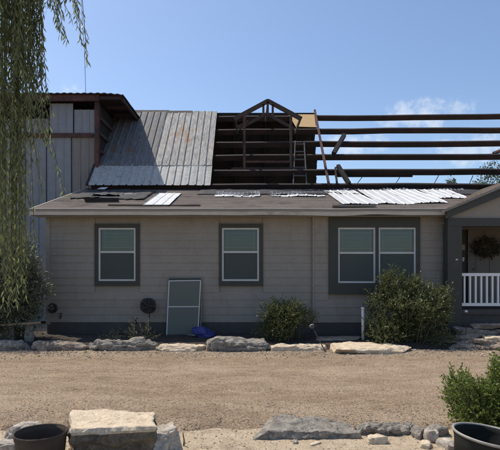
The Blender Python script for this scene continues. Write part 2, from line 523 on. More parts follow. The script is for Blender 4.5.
pebbles('gravel', 46000, (-5.5, 5.5, 4.6, 9.9), (.0025, .011), 'pebble', road_z, 1,
        lambda x, y: .35 + .65 * smooth01(.5 + 1.4 * fbm((x, y * 2, 0), .8)), 'fine tan gravel scattered over the dirt driveway', 'gravel')
pebbles('gravel', 9000, (-5.6, 5.6, 8.5, 9.95), (.004, .03), 'pebble_grey', lambda x, y: max(road_z(x, y), bed_z(x, y)), 2,
        lambda x, y: smooth01((y - 8.6) / .9), 'coarse grey gravel along the bed edging stones', 'gravel')
pebbles('gravel', 24000, (-2.8, 2.8, 4.25, 6.1), (.002, .013), 'pebble_grey', lambda x, y: max(road_z(x, y), verge_z(x, y)), 3,
        lambda x, y: .3 + .7 * smooth01(1 - abs(y - 5.25) / .5), 'coarse gravel where the driveway meets the pale verge', 'gravel')


# ------------------------------------------------------------------ rocks
def rock(name, c, size, material, seed, label, cat='rock', rot=0.0, cuts=7, rough=.06, expo=.35, sub=5, taper=None, group=None, tilt=0.0, layer=0.0, roll=0.0):
    """A stone: rounded box, chipped by planes, displaced by noise. c is the centre of its base, size its full extents."""
    rnd = random.Random(seed)
    bm = bmesh.new()
    bmesh.ops.create_cube(bm, size=2)
    bmesh.ops.subdivide_edges(bm, edges=bm.edges[:], cuts=2 ** sub // 2 + 1, use_grid_fill=True)
    planes = []
    for _ in range(cuts):
        a = rnd.uniform(0, 6.28); e = rnd.uniform(-.3, .75)
        planes.append((Vector((math.cos(a) * math.cos(e), math.sin(a) * math.cos(e), math.sin(e))), rnd.uniform(.74, 1.0)))
    rm = Matrix.Rotation(rot, 3, 'Z') @ Matrix.Rotation(tilt, 3, 'Y') @ Matrix.Rotation(roll, 3, 'X')
    off = Vector((seed * 3.17, seed * 1.3, seed * .71))
    h = Vector(size) / 2
    mbv = []
    for v in bm.verts:
        p = v.co.copy()
        q = Vector([math.copysign(abs(t) ** 1.0, t) for t in p])
        ln = (abs(q.x) ** (2 / expo) + abs(q.y) ** (2 / expo) + abs(q.z) ** (2 / expo)) ** (expo / 2)
        q = q / ln
        for n_, d_ in planes:
            k = q.dot(n_) - d_ * (abs(n_.x) + abs(n_.y) + abs(n_.z)) * .82
            if k > 0:
                q -= n_ * k
        if taper:
            q.y *= 1 + taper[0] * q.x
            q.z *= 1 + taper[1] * q.x
        w = Vector((q.x * h.x, q.y * h.y, q.z * h.z))
        m = min(size)
        nrm = Vector((q.x / h.x, q.y / h.y, q.z / h.z)).normalized()
        dsp = rough * m * (1.1 * fbm(w + off, 1.4 / m * .6, 3) + .6 * fbm(w + off, 4.5 / m * .6, 3))
        vd = mnoise.voronoi((w + off) * (1.6 / m * .5))[0]
        crack = vd[1] - vd[0]
        dsp -= rough * m * 1.3 * max(0, .12 - crack) / .12
        dsp += rough * m * .5 * (mnoise.cell((w + off) * (2.2 / m * .5)) )
        if layer:
            dsp += layer * m * math.sin(w.z * 60 / (1 + m) + 3 * fbm(w + off, 2)) * (1 - abs(nrm.z))
        w += nrm * dsp
        w = rm @ w
        mbv.append((c[0] + w.x, c[1] + w.y, c[2] + h.z + w.z))
    mb = MB()
    bm.verts.index_update()
    mb.add(mbv, [[v.index for v in f.verts] for f in bm.faces])
    bm.free()
    return obj(name, mb, material, None, False, label, cat, group)


# edging of the planting bed, from the shrub to the slab before the path
E = 'stones edging the planting bed'
rock('edging_stone', (-4.98, 9.93, -.06), (1.0, .48, .22), 'grey_rock', 11, 'dim grey edging stone below the hanging willow strands at left end', 'stone', .03, 10, .13, .6, group=E)
rock('edging_stone', (-3.86, 9.92, -.06), (1.16, .45, .21), 'flag', 12, 'long low pale edging stone sloping down to its right', 'stone', -.04, 10, .10, .6, taper=(-.1, -.3), group=E)
rock('edging_stone', (-2.58, 9.95, -.06), (1.42, .52, .25), 'grey_rock', 13, 'rough pitted grey edging stone in front of the leaning window screens', 'stone', .03, 12, .18, .62, group=E)
rock('edging_stone', (-1.38, 9.9, -.06), (1.04, .5, .15), 'lime', 14, 'thin flat cream edging slab between two grey edging stones', 'stone', -.02, 10, .12, group=E)
rock('edging_stone', (-.23, 9.9, -.07), (1.36, .6, .30), 'grey_rock', 47, 'largest grey edging boulder, left of the round clipped bush', 'stone', -.05, 10, .13, .62, taper=(-.12, -.25), group=E)
rock('edging_stone', (.97, 9.95, -.05), (1.16, .62, .14), 'lime', 16, 'flat cream edging slab in front of the round clipped bush', 'stone', .03, 10, .12, group=E)
rock('paving_slab', (2.38, 9.82, -.05), (1.74, 1.0, .15), 'lime', 17, 'broad pale limestone slab right of the leaning path light', 'slab', -.03, 12, .10, taper=(-.3, -.25))
rock('paving_slab', (1.95, 10.85, .02), (1.2, .55, .1), 'flag', 18, 'dim flagstone in the shade behind the broad pale slab', 'slab', .1, 6, .05)

# flagstones stacked before the porch
FL = 'flagstones heaped as rough steps below the porch'
flags = [((4.55, 10.75, .04), (1.1, .7, .13), .2, 'dark flagstone at the foot of the green porch post'),
         ((5.35, 10.95, .05), (1.2, .6, .14), -.1, 'shaded flagstone lowest against the porch skirting'),
         ((5.1, 10.9, .18), (1.0, .5, .12), .15, 'shaded flagstone lying on the one against the porch skirting'),
         ((5.75, 11.0, .18), (.9, .5, .13), -.15, 'shaded flagstone at right beneath the white porch railing'),
         ((5.45, 10.98, .30), (.9, .42, .11), .05, 'topmost shaded flagstone beneath the white porch railing'),
         ((4.95, 10.30, .0), (.8, .6, .13), .3, 'broken flagstone, half in sun, in the middle of the heap'),
         ((4.45, 10.1, -.02), (.6, .45, .11), -.4, 'small flagstone at the left foot of the stone heap'),
         ((5.0, 9.98, -.02), (.75, .4, .12), -.1, 'sunlit tan flagstone at the front of the stone heap'),
         ((4.85, 10.1, .09), (.5, .36, .09), .5, 'sunlit chipped flagstone resting on the tan front one'),
         ((5.25, 10.35, .11), (.62, .42, .10), -.3, 'bright flagstone on top of the sunlit heap'),
         ((5.45, 9.82, -.03), (.75, .55, .11), .08, 'flat cream flagstone at the right edge of the heap'),
         ((5.75, 10.4, .02), (.8, .6, .2), -.2, 'thick flagstone behind the flat cream one'),
         ((4.3, 10.45, .02), (.55, .45, .12), .6, 'grey flagstone between the big bush and the heap')]
for i, (c, s, r_, lab) in enumerate(flags):
    rock('flagstone', c, s, 'lime' if 'cream' in lab or 'bright' in lab else 'flag', 30 + i, lab, 'stone', r_, 12, .16, .35, 4, group=FL, tilt=((i * 37) % 11 - 5) * .022, roll=((i * 53) % 11 - 5) * .03)

# foreground
mb = MB()


def slab(name, top, z0, z1, material, seed, label, cat='rock', res=.022, rough=.010, layer=.010, side=None, wedge=None):
    """A quarried block: four top corners (x, y) in order, subdivided and chipped."""
    c = [Vector((p[0], p[1], 0)) for p in top]
    nu = max(6, int((c[1] - c[0]).length / res)); nv = max(6, int((c[3] - c[0]).length / res)); nw = max(4, int((z1 - z0) / res))
    bm = bmesh.new()
    idx = {}

    def vert(i, j, k):
        key = (i, j, k)
        if key not in idx:
            u, v, w = i / nu, j / nv, k / nw
            p = (c[0] * (1 - u) + c[1] * u) * (1 - v) + (c[3] * (1 - u) + c[2] * u) * v
            p.z = z0 + (z1 - z0) * w
            ctr = (c[0] + c[1] + c[2] + c[3]) / 4
            if wedge:                          # top falls away towards one end and lengthwise
                p.z = z0 + (z1 - z0) * w * min(1, .22 + u / wedge[0] * .78) * (1 - wedge[1] * u) * (1 + wedge[2] * (v - .5))
            if w < .72 and not wedge:
                p.x += (ctr.x - p.x) * .10 * (.72 - w); p.y += (ctr.y - p.y) * .55 * (.72 - w)
            edge = 0
            ed = [min(u, 1 - u) * nu * res, min(v, 1 - v) * nv * res, min(1 - w, 1) * nw * res]
            ed.sort()
            rd = .028
            e2 = math.hypot(max(0, rd - ed[0]), max(0, rd - ed[1])) - (rd - ed[0] if ed[0] < rd else 0)
            out = Vector((p.x - ctr.x, p.y - ctr.y, (z1 - z0) * .5 if k == nw else 0))
            out.normalize()
            o_ = Vector((seed, seed * 2.3, 0))
            d = rough * (2.2 * fbm(p + o_, 4, 4) + 1.1 * fbm(p + o_, 14, 3))
            on_side = 0 < k < nw and (i in (0, nu) or j in (0, nv))
            if on_side:
                d += layer * math.sin(p.z * 70 + 4 * fbm(p + o_, 3)) + layer * fbm((p.x * 2 + seed, p.y * 2, p.z * 22), 1)
            d -= max(0, e2) * .9
            if k == nw:
                p.z += rough * 1.3 * fbm(p + o_, 5, 4)
            p += out * d
            idx[key] = bm.verts.new(p)
        return idx[key]
    for i in range(nu):
        for j in range(nv):
            bm.faces.new([vert(i, j, nw), vert(i + 1, j, nw), vert(i + 1, j + 1, nw), vert(i, j + 1, nw)])
            bm.faces.new([vert(i, j, 0), vert(i, j + 1, 0), vert(i + 1, j + 1, 0), vert(i + 1, j, 0)])
    for k in range(nw):
        for i in range(nu):
            bm.faces.new([vert(i, 0, k), vert(i + 1, 0, k), vert(i + 1, 0, k + 1), vert(i, 0, k + 1)])
            bm.faces.new([vert(i + 1, nv, k), vert(i, nv, k), vert(i, nv, k + 1), vert(i + 1, nv, k + 1)])
        for j in range(nv):
            bm.faces.new([vert(0, j + 1, k), vert(0, j, k), vert(0, j, k + 1), vert(0, j + 1, k + 1)])
            bm.faces.new([vert(nu, j, k), vert(nu, j + 1, k), vert(nu, j + 1, k + 1), vert(nu, j, k + 1)])
    bm.verts.index_update()
    m_ = MB()
    m_.add([v.co[:] for v in bm.verts], [[v.index for v in f.verts] for f in bm.faces])
    bm.free()
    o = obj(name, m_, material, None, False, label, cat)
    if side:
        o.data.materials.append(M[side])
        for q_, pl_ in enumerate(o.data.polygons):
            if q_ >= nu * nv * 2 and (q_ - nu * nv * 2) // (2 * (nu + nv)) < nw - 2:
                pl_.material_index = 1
    return o


slab('limestone_block', [(-1.47, 3.97), (-.78, 4.06), (-.88, 4.50), (-1.68, 4.54)], -.03, .30, 'lime', 3, 'big flat-topped cream limestone block beside the brown pot', 'rock', side='lime_shaded_side')
rock('rock', (-.74, 4.27, -.02), (.26, .34, .25), 'pale_rock', 51, 'upright pale grey rock leaning on the right end of the cream block', 'rock', .25, 7, .07, tilt=-.25)
rock('rock', (-.70, 4.05, -.02), (.30, .22, .09), 'lime', 52, 'small flat cream rock below the upright pale grey rock', 'rock', .1, 6, .06)
rock('rock', (-2.13, 4.18, -.02), (.26, .2, .15), 'pale_rock', 53, 'pale flat rock at the left edge beside the brown pot', 'rock', .2, 6, .06)
rock('rock', (-2.03, 4.40, -.02), (.34, .16, .24), 'pale_rock', 54, 'thin pale rock propped behind the rim of the brown pot', 'rock', .1, 6, .06)
slab('boulder', [(.02, 4.58), (1.05, 4.62), (.98, 4.92), (.14, 5.02)], -.03, .125, 'grey_rock', 8, 'long flat grey boulder lying at the driveway edge', 'rock', .018, .017, .008, None, (.17, .42, .25))
rock('boulder', (1.33, 4.83, -.03), (.66, .26, .10), 'grey_rock', 56, 'low dark slab right of the long grey boulder', 'rock', .06, 12, .2, .35, 5, taper=(0, -.3))
small = [((1.19, 4.52), (.19, .12, .08), 'lime', 'cream rounded stone below the low dark slab'),
         ((.60, 4.47), (.14, .05, .03), 'lime', 'thin cream chip in front of the long grey boulder'),
         ((.42, 4.50), (.07, .05, .04), 'pale_rock', 'small pale pebble near the left half of the long boulder'),
         ((1.62, 4.66), (.14, .12, .11), 'grey_rock', 'dark grey stone left of the white stone'),
         ((1.70, 4.55), (.13, .12, .12), 'pale_rock', 'white angular stone near the black pot'),
         ((1.84, 4.74), (.22, .14, .10), 'grey_rock', 'brownish stone between the white stone and the bush'),
         ((1.60, 4.42), (.14, .1, .06), 'lime', 'cream stone below the white angular stone'),
         ((1.78, 4.40), (.20, .14, .08), 'pale_rock', 'pale stone left of the black pot rim'),
         ((1.52, 4.80), (.10, .08, .06), 'pale_rock', 'little pale stone at the end of the low dark slab')]
for i, (c, s, m_, lab) in enumerate(small):
    rock('stone', (c[0], c[1], verge_z(*c) - .015), s, m_, 70 + i, lab, 'stone', i * .7, 7, .08, .5, 3, group='loose stones along the driveway edge')
mb = MB()
mb.tube([(-.605, 4.42, -.01), (-.60, 4.42, .06), (-.61, 4.41, .13)], [.008, .006, .004], 5)
obj('stake', mb, 'twig', label='short twig standing upright beside the pale grey rock', cat='twig')


def pot(name, c, r, h, mat_in, mat_rim, label, tilt=None, soil=.06):
    t = thing(name, c, label, 'pot')
    z0, z1 = -h, 0
    mb = MB(); tt = tilt or Matrix.Identity(3)
    cc = Vector(c) + Vector((0, 0, h))
    mb.lathe([(r * .72, z0), (r * .80, z0 + h * .4), (r * .96, z1 - .03), (r * .96, z1), (r * .935, z1), (r * .925, z1 - .05), (r * .86, z1 - h * .75), (0.0, z1 - h * .75)], cc, 48, tt)
    obj('pot_wall', mb, mat_in, t, True)
    mb = MB()
    mb.lathe([(r * .962, z1 - .018), (r * .985, z1 - .016), (r, z1 - .004), (r * .99, z1 + .004), (r * .96, z1 + .005), (r * .935, z1 + .001), (r * .93, z1 - .008)], cc, 48, tt)
    obj('rim', mb, mat_rim, t, True)
    mb = MB()
    mb.lathe([(r * .87, z1 - h * .6), (r * .5, z1 - h * .57), (0.001, z1 - h * .56)], cc, 24, tt)
    obj('potting_soil', mb, 'soil', t, True)
    return t


pot('plant_pot', (-1.715, 3.98, 0), .213, .28, 'brown_pot', 'brown_pot', 'empty brown plastic plant pot beside the cream block')
pot('plant_pot', (1.98, 3.96, -.02), .31, .28, 'black_pot', 'pot_rim', 'black tub with worn grey rim in front of the green bush', Matrix.Rotation(R(7), 3, 'Y'))


# ------------------------------------------------------------------ foliage
def leaf(mb, p, d, w, l, rnd, fold=.25):
    """one small pointed leaf: four vertices, two triangles folded along the midrib"""
    d = d.normalized()
    s = d.cross(Vector((rnd.uniform(-1, 1), rnd.uniform(-1, 1), rnd.uniform(-1, 1))))
    if s.length < 1e-4:
        s = Vector((1, 0, 0))
    s.normalize()
    n_ = s.cross(d)
    m_ = p + d * l * .5 + n_ * fold * w * .4
    mb.add([p, m_ + s * w * .5, p + d * l, m_ - s * w * .5], [(0, 1, 2), (0, 2, 3)])


def clumps(seed, hull, n, rad, zmin=.12):
    """random clumps spread through an ellipsoidal hull (centre, radii), so the outline is uneven"""
    r_ = random.Random(seed)
    out = []
    while len(out) < n:
        d_ = Vector((r_.uniform(-1, 1), r_.uniform(-1, 1), r_.uniform(-1, 1)))
        if not .35 < d_.length < 1:
            continue
        k_ = r_.uniform(*rad)
        p_ = Vector((hull[0][0] + d_.x * (hull[1][0] - k_ * .7), hull[0][1] + d_.y * (hull[1][1] - k_ * .7), hull[0][2] + d_.z * (hull[1][2] - k_ * .7)))
        if p_.z < zmin:
            continue
        out.append((p_[:], (k_, k_, k_ * r_.uniform(.75, 1.15))))
    return out


def bush(name, c, lobes, n, lw, ll, leafmat, label, seed, stems=18, cat='bush', core=.55, ragged=.18, sprigs=0):
    """lobes: list of (centre offset, radii). Leaves sit on twiglets spread through the outer volume of each lobe."""
    rnd = random.Random(seed)
    t = thing(name, c, label, cat)
    mbs, mbl = MB(), MB()
    c = Vector(c)
    vol = [l[1][0] * l[1][1] * l[1][2] for l in lobes]
    tw = 0
    for (o, r), v_ in zip(lobes, vol):
        k = int(n * v_ / sum(vol))
        ctr = c + Vector(o)
        for i in range(k):
            while True:
                d = Vector((rnd.uniform(-1, 1), rnd.uniform(-1, 1), rnd.uniform(-1, 1)))
                if .05 < d.length < 1:
                    break
            u = d.normalized()
            lump = 1 + ragged * (1.4 * fbm(u * 1.7 + Vector((seed, 0, o[0])), 1.6, 3) + .6 * rnd.uniform(-1, 1) * rnd.random())
            rad = lump * (core + (1 - core) * rnd.random() ** .6)
            p = ctr + Vector((u.x * r[0], u.y * r[1], u.z * r[2])) * rad
            if p.z < c.z + .01:
                continue
            ax = (u + Vector((0, 0, .5)) + Vector((rnd.uniform(-.6, .6), rnd.uniform(-.6, .6), rnd.uniform(-.4, .6)))).normalized()
            tl = ll * rnd.uniform(2.0, 3.5)
            if i % 6 == 0:
                mbs.tube([p - ax * tl * 1.2, p + ax * tl], [.0025, .0012], 3, False)
            for q in range(7):
                b_ = p + ax * tl * (q / 6)
                ld = ax * .6 + Vector((rnd.uniform(-1, 1), rnd.uniform(-1, 1), rnd.uniform(-.6, 1)))
                sc = rnd.uniform(.7, 1.25)
                leaf(mbl, b_, ld, lw * sc, ll * sc, rnd)
    allz = [v[2] for v in mbl.v]
    for s in range(stems):
        o, r = lobes[s % len(lobes)]
        a = rnd.uniform(0, 6.28)
        top = c + Vector(o) + Vector((math.cos(a) * r[0], math.sin(a) * r[1], r[2] * rnd.uniform(-.2, .7))) * rnd.uniform(.4, .85)
        base = c + Vector((o[0] * .6 + rnd.uniform(-.08, .08), o[1] * .6 + rnd.uniform(-.08, .08), -.06))
        mid = base.lerp(top, .5) + Vector((rnd.uniform(-.05, .05), rnd.uniform(-.05, .05), .06))
        mbs.tube([base, mid, top], [.012, .008, .003], 5, False)
    for s in range(sprigs):
        o, r = lobes[s % len(lobes)]
        a = rnd.uniform(0, 6.28)
        base = c + Vector(o) + Vector((math.cos(a) * r[0] * .6, math.sin(a) * r[1] * .6, r[2] * .5))
        ln_ = ll * rnd.uniform(3, 6.5)
        tip = base + Vector((o[0] * .5 + rnd.uniform(-.4, .4), rnd.uniform(-.3, .3), rnd.uniform(.3, 1))).normalized() * ln_
        mbs.tube([base, tip], [.004, .0015], 4, False)
        for q in range(16):
            leaf(mbl, base.lerp(tip, q / 15), Vector((rnd.uniform(-1, 1), rnd.uniform(-1, 1), rnd.uniform(0, 1))), lw, ll, rnd)
    obj('stem', mbs, 'twig', t)
    obj('foliage', mbl, leafmat, t)
    return t


bush('shrub', (.76, 10.72, .06), clumps(3, ((0, 0, .40), (.66, .48, .47)), 27, (.14, .23)), 2400, .022, .042, 'shrub_leaf',
     'round clipped dark green bush against the siding between two windows', 21, 22, ragged=.3, sprigs=40, core=.2)
bush('shrub', (3.42, 10.55, .05), clumps(5, ((-.04, 0, .70), (1.0, .62, .82)), 48, (.15, .30)) + [((-.55, -.3, .16), (.4, .22, .16))], 3500, .026, .050, 'shrub_leaf',
     'big loose rounded shrub in front of the double window', 22, 46, ragged=.35, sprigs=110, core=.2)
bush('shrub', (2.50, 4.95, -.02), clumps(9, ((-.24, -.02, .32), (.38, .32, .36)), 16, (.09, .16), .06) + clumps(8, ((.22, 0, .42), (.44, .36, .44)), 24, (.10, .18), .06) + [((0, -.1, .2), (.40, .26, .2))], 6600, .017, .027, 'box_leaf',
     'bright green small-leaved bush at the right edge behind the black tub', 23, 34, ragged=.3, sprigs=70, core=.2)
bush('shrub', (-5.55, 10.85, .05), [((0, 0, 1.1), (.75, .6, 1.1)), ((.25, -.1, 1.6), (.5, .5, .75)), ((-.5, 0, 1.5), (.6, .5, 1.0)), ((.52, -.05, 1.25), (.42, .3, .35)), ((.25, -.1, .55), (.55, .45, .55)), ((.80, -.1, 1.2), (.30, .2, .26)), ((.3, -.1, .9), (.5, .4, .9))], 4300, .024, .085, 'pale_leaf',
     'tall dark shrub with narrow silvery leaves at the left house corner', 24, 30, ragged=.25, sprigs=30, core=.3)
bush('weed', (-2.32, 10.35, .06), [((0, 0, .14), (.26, .12, .15))], 60, .014, .05, 'weed', 'small dry yellowish weed beside the leaning window screens', 25, 12, 'weed', ragged=.4, sprigs=8)
bush('weed', (-3.0, 10.5, .06), [((0, 0, .07), (.18, .12, .08))], 40, .012, .04, 'weed', 'tiny dry weed behind the rough grey edging stone', 26, 6, 'weed', ragged=.4, sprigs=3)
bush('weed', (4.05, 10.25, .02), [((0, 0, .13), (.3, .16, .15))], 160, .02, .04, 'shrub_leaf', 'low dark weeds at the right foot of the big shrub', 27, 8, 'weed', ragged=.4, sprigs=4)

# the willow: trunk outside the frame at left, strands hanging in from above
rnd = random.Random(99)
wt = thing('willow_tree', (-3.9, 4.5, 0), 'weeping willow with long hanging leafy strands at the left edge', 'tree')
mb = MB()
mb.tube([(-3.9, 4.5, -.15), (-3.88, 4.5, .5), (-3.8, 4.48, 1.5), (-3.72, 4.5, 2.6), (-3.5, 4.5, 3.7), (-3.3, 4.5, 4.6)], [.34, .27, .24, .22, .19, .15], 14)
obj('trunk', mb, 'bark', wt, True)
limbs = [[(-3.5, 4.5, 3.7), (-3.0, 4.4, 4.7), (-2.3, 4.3, 5.2), (-1.4, 4.25, 5.1)], [(-3.3, 4.5, 4.6), (-2.9, 4.6, 5.6), (-2.2, 4.7, 6.0), (-1.5, 4.7, 5.8)],
         [(-3.72, 4.5, 2.8), (-3.4, 4.2, 4.0), (-2.8, 4.0, 4.7), (-2.0, 3.95, 4.75)], [(-3.3, 4.5, 4.6), (-3.9, 4.8, 5.5), (-4.8, 5.0, 5.6)], [(-3.6, 4.5, 3.5), (-3.9, 4.0, 4.8), (-4.4, 3.4, 5.2)]]
for lb in limbs:
    mb = MB()
    k = len(lb)
    mb.tube(lb, [.13 * (1 - i / k) + .02 for i in range(k)], 8)
    obj('limb', mb, 'bark', wt, True)
mbs, mbl = MB(), MB()


def strand(x, y, ztop, zbot, leafy=0.0, dens=.026, sway=.05, drift=0.0, ll=.07):
    """one hanging strand from ztop down to zbot; leaves begin below fraction leafy of its length"""
    n_ = max(5, int((ztop - zbot) / .16))
    ph = rnd.uniform(0, 6.28)
    pts = []
    for i in range(n_ + 1):
        t = i / n_
        pts.append(Vector((x + sway * math.sin(ph + t * 3.0) * t + drift * t * t, y + sway * math.cos(ph * 1.7 + t * 2.6) * t, ztop + (zbot - ztop) * t)))
    mbs.tube(pts, [.0045 * (1 - .7 * i / n_) + .0008 for i in range(n_ + 1)], 3, False)
    L = ztop - zbot
    k = int(L * (1 - leafy) / dens)
    side = rnd.uniform(0, 6.28)
    for q in range(k):
        t = leafy + (1 - leafy) * (q + rnd.random()) / k
        f = t * n_
        i = min(n_ - 1, int(f))
        p = pts[i].lerp(pts[i + 1], f - i)
        side += 2.4
        o = rnd.uniform(.25, .75)
        d = Vector((math.cos(side) * o, math.sin(side) * o, -1))
        s = rnd.uniform(.65, 1.25)
        leaf(mbl, p, d, .0135 * s, ll * s, rnd)


U = 4.2 / 485                        # metres per photo pixel at the strands' distance, strand positions come from image pixels
def SX(x): return (x - 250) * U
def SZ(y): return 1.6 + (271 - y) * U
for i in range(84):                  # dense curtain at the edge
    x = rnd.uniform(-46, 17); y = 4.2 + rnd.uniform(-.3, .3)
    strand(SX(x), y, rnd.uniform(4.7, 5.2), SZ(rnd.choice([rnd.uniform(170, 250), rnd.uniform(225, 312)])), .08, .024)
for i in range(40):                  # denser fringe near the top
    x = rnd.uniform(6, 33)
    strand(SX(x), 4.3 + rnd.uniform(-.3, .2), 5.0, SZ(rnd.uniform(35, 98)), .1, .020)
for i in range(7):
    strand(SX(rnd.uniform(10, 22)), 4.2, 5.0, SZ(rnd.uniform(240, 312)), .25, .024)
for x, yb, lf in ((29, 206, .35), (33, 150, .3), (40, 194, .42), (43, 135, .45), (50, 152, .60), (55, 192, .62), (36, 118, .4), (25, 160, .2), (47, 108, .62), (38, 100, .4),
                  (57, 22, .55), (61, 40, .62), (71, 38, .6), (80, 61, .68), (66, 12, .55), (75, 8, .5), (53, 10, .4), (45, 20, .3), (48, 8, .3), (27, 222, .3), (20, 300, .3), (16, 310, .3)):
    dr = .30 if yb > 90 and x > 26 else .03
    strand(SX(x) - dr, 4.2 + rnd.uniform(-.2, .2), 4.95, SZ(yb), lf * (.6 if dr > .1 else 1), .021, .04, dr)
for i in range(16):                  # feathery tips spreading right at the top
    strand(SX(rnd.uniform(30, 74)) - .12, 4.25 + rnd.uniform(-.2, .2), 4.6, SZ(rnd.uniform(-4, 45)), .3, .024, .06, .14)
for i in range(9):                   # thin tips before the metal building
    x = rnd.uniform(22, 48)
    strand(SX(x) - .3, 4.2 + rnd.uniform(-.2, .2), 4.9, SZ(rnd.uniform(105, 165)), .3, .024, .05, .3)
obj('strand', mbs, 'twig', wt)
obj('crown', mbl, 'willow_leaf', wt)


def far_tree(c, h, r, n, label, seed, lw=.16):
    rn = random.Random(seed)
    t = thing('tree', c, label, 'tree', 'trees behind the house')
    c = Vector(c)
    mb = MB()
    mb.tube([c + Vector((0, 0, -.2)), c + Vector((.1, 0, h * .4)), c + Vector((0, .1, h * .8))], [r * .12, r * .08, r * .03], 8)
    for i in range(7):
        a = rn.uniform(0, 6.28)
        mb.tube([c + Vector((.05, 0, h * rn.uniform(.35, .55))), c + Vector((math.cos(a) * r * .8, math.sin(a) * r * .8, h * rn.uniform(.65, .9)))], [r * .05, r * .012], 5)
    obj('trunk', mb, 'bark', t, True)
    ml = MB()
    cl = [(Vector((rn.gauss(0, .5) * r, rn.gauss(0, .4) * r, h * (.66 + rn.gauss(0, .13)))), r * rn.uniform(.22, .42)) for _ in range(26)]
    for i in range(n):
        o, cr = cl[i % len(cl)]
        d = Vector((rn.gauss(0, 1), rn.gauss(0, 1), rn.gauss(0, .8))).normalized() * cr * rn.random() ** .45
        p = c + o + d
        leaf(ml, p, Vector((rn.uniform(-1, 1), rn.uniform(-1, 1), rn.uniform(-1, .6))), lw * .6, lw * rn.uniform(.7, 1.4), rn)
    obj('crown', ml, 'tree_leaf', t)


far_tree((15.5, 26, -.1), 8.9, 2.4, 20000, 'leafy tree rising behind the house at the right edge', 5, .105)
far_tree((12.45, 31, -.1), 8.2, .9, 2500, 'narrow treetop peeking over the roof beneath the purlins', 6)

# ------------------------------------------------------------------ the house
WY = 11.80                                     # front wall plane
house = thing('house', (0, WY, 0), 'long single-storey beige clapboard house with a stripped, burnt upper roof', 'house')
EZ, EY, SL = 3.05, 11.35, .294                 # eave height, eave depth, lower roof pitch
RY = 15.2                                      # ridge of the lower roof
def roof_z(y): return EZ + SL * (y - EY)


XL, XS, XR, XP = -4.94, 1.51, 4.72, 9.6
wins = [(-3.674, -2.774, 1.357, 2.646), (-.681, .219, 1.357, 2.646), (2.117, 3.017, 1.31, 2.646), (3.09, 3.99, 1.31, 2.646)]  # converted from image pixels at the wall's depth, like most coordinates in this scene
fw = node('front_wall', (0, WY, .1), house)


def wall_strip(mbx, x0, x1, y0, y1, z0, z1, holes):
    """a wall of boxes around window openings"""
    xs = sorted({x0, x1} | {v for h in holes for v in h[:2]})
    for a, b in zip(xs, xs[1:]):
        hs = [h for h in holes if h[0] <= a + 1e-6 and h[1] >= b - 1e-6]
        if hs:
            mbx.box(a, b, y0, y1, z0, hs[0][2]); mbx.box(a, b, y0, y1, hs[0][3], z1)
        else:
            mbx.box(a, b, y0, y1, z0, z1)


mb = MB()
wall_strip(mb, XL, XS, WY + .01, WY + .11, 0, 3.0, wins[:2])
wall_strip(mb, XS, XR, WY - .07, WY + .11, 0, 3.0, wins[2:])
obj('wall_sheathing', mb, 'siding', fw)
# lap siding, board by board
ex = .18
rnd = random.Random(3)


def siding(x0, x1, z, y):
    mb = MB()
    t0, t1 = .024, .010
    d = rnd.uniform(-.0015, .0015)
    sg = rnd.uniform(-.003, .003)
    mb.hexa([(x0 + .0015, y - t0 + d, z), (x1 - .0015, y - t0 + d, z + sg), (x1 - .0015, y + .012, z + sg), (x0 + .0015, y + .012, z),
             (x0 + .0015, y - t1 + d, z + ex + .02), (x1 - .0015, y - t1 + d, z + ex + .02 + sg), (x1 - .0015, y + .012, z + ex + .02 + sg), (x0 + .0015, y + .012, z + ex + .02)])
    obj('siding_board', mb, 'siding', fw)


trims = [(-3.77, -2.676, 1.235, 2.744), (-.754, .316, 1.235, 2.744), (1.898, 4.088, 1.04, 3.1)]
z = .36
ci = 0
while z < 2.92:
    segs = [(XL + .02, XS - .003, WY), (XS + .047, XR, WY - .08)]
    out = []
    for a, b, y in segs:
        cuts = [(a, b)]
        for t in trims:
            if t[2] < z + ex and t[3] > z + .01:
                cuts = [p for s in cuts for p in ((s[0], min(s[1], t[0])), (max(s[0], t[1]), s[1])) if p[1] - p[0] > .02]
        out += [(p[0], p[1], y) for p in cuts]
    for a, b, y in out:
        if b - a > 3.7:                      # a butt joint, staggered course by course
            j = a + (b - a) * (.32, .55, .68, .44)[ci % 4]
            siding(a, j, z, y); siding(j, b, z, y)
        else:
            siding(a, b, z, y)
    z += ex; ci += 1
for x0, x1, y0 in ((XL - .015, XL + .085, WY - .035), (XS - .002, XS + .045, WY - .108)):
    mb = MB(); mb.box(x0, x1, y0, WY + .02, .30, 2.93); obj('corner_board', mb, 'siding', fw)
mb = MB(); mb.box(XL + .02, XR, WY - .03 - .0, WY + .0, -.05, .345)
mb.box(XS + .0, XR, WY - .10, WY - .031, -.05, .345)
obj('skirting', mb, 'skirt', house)
mb = MB(); mb.box(XL + .12, XR, WY + .60, WY + .66, .3, 3.0); obj('interior_wall', mb, 'room', house)
for a, b, h in ((-.5, .1, 1.62), (-.62, -.3, 1.75), (2.3, 2.75, 1.7), (3.2, 3.7, 1.55), (-3.5, -3.1, 1.6)):
    mb = MB(); mb.box(a, b, WY + .35, WY + .59, .35, h); mb.box(a + .06, b - .08, WY + .37, WY + .55, h + .001, h + .12); obj('furniture', mb, 'lumber', house)
mb = MB(); mb.box(XL, XL + .1, WY + .115, 18.5, 0, 3.0); obj('side_wall', mb, 'siding', house)
mb = MB(); mb.box(XL, 9.5, 18.5, 18.6, 0, 3.0); obj('rear_wall', mb, 'siding', house)
mb = MB(); mb.box(9.4, 9.5, 13.2, 18.5, 0, 3.0); obj('side_wall', mb, 'siding', house)


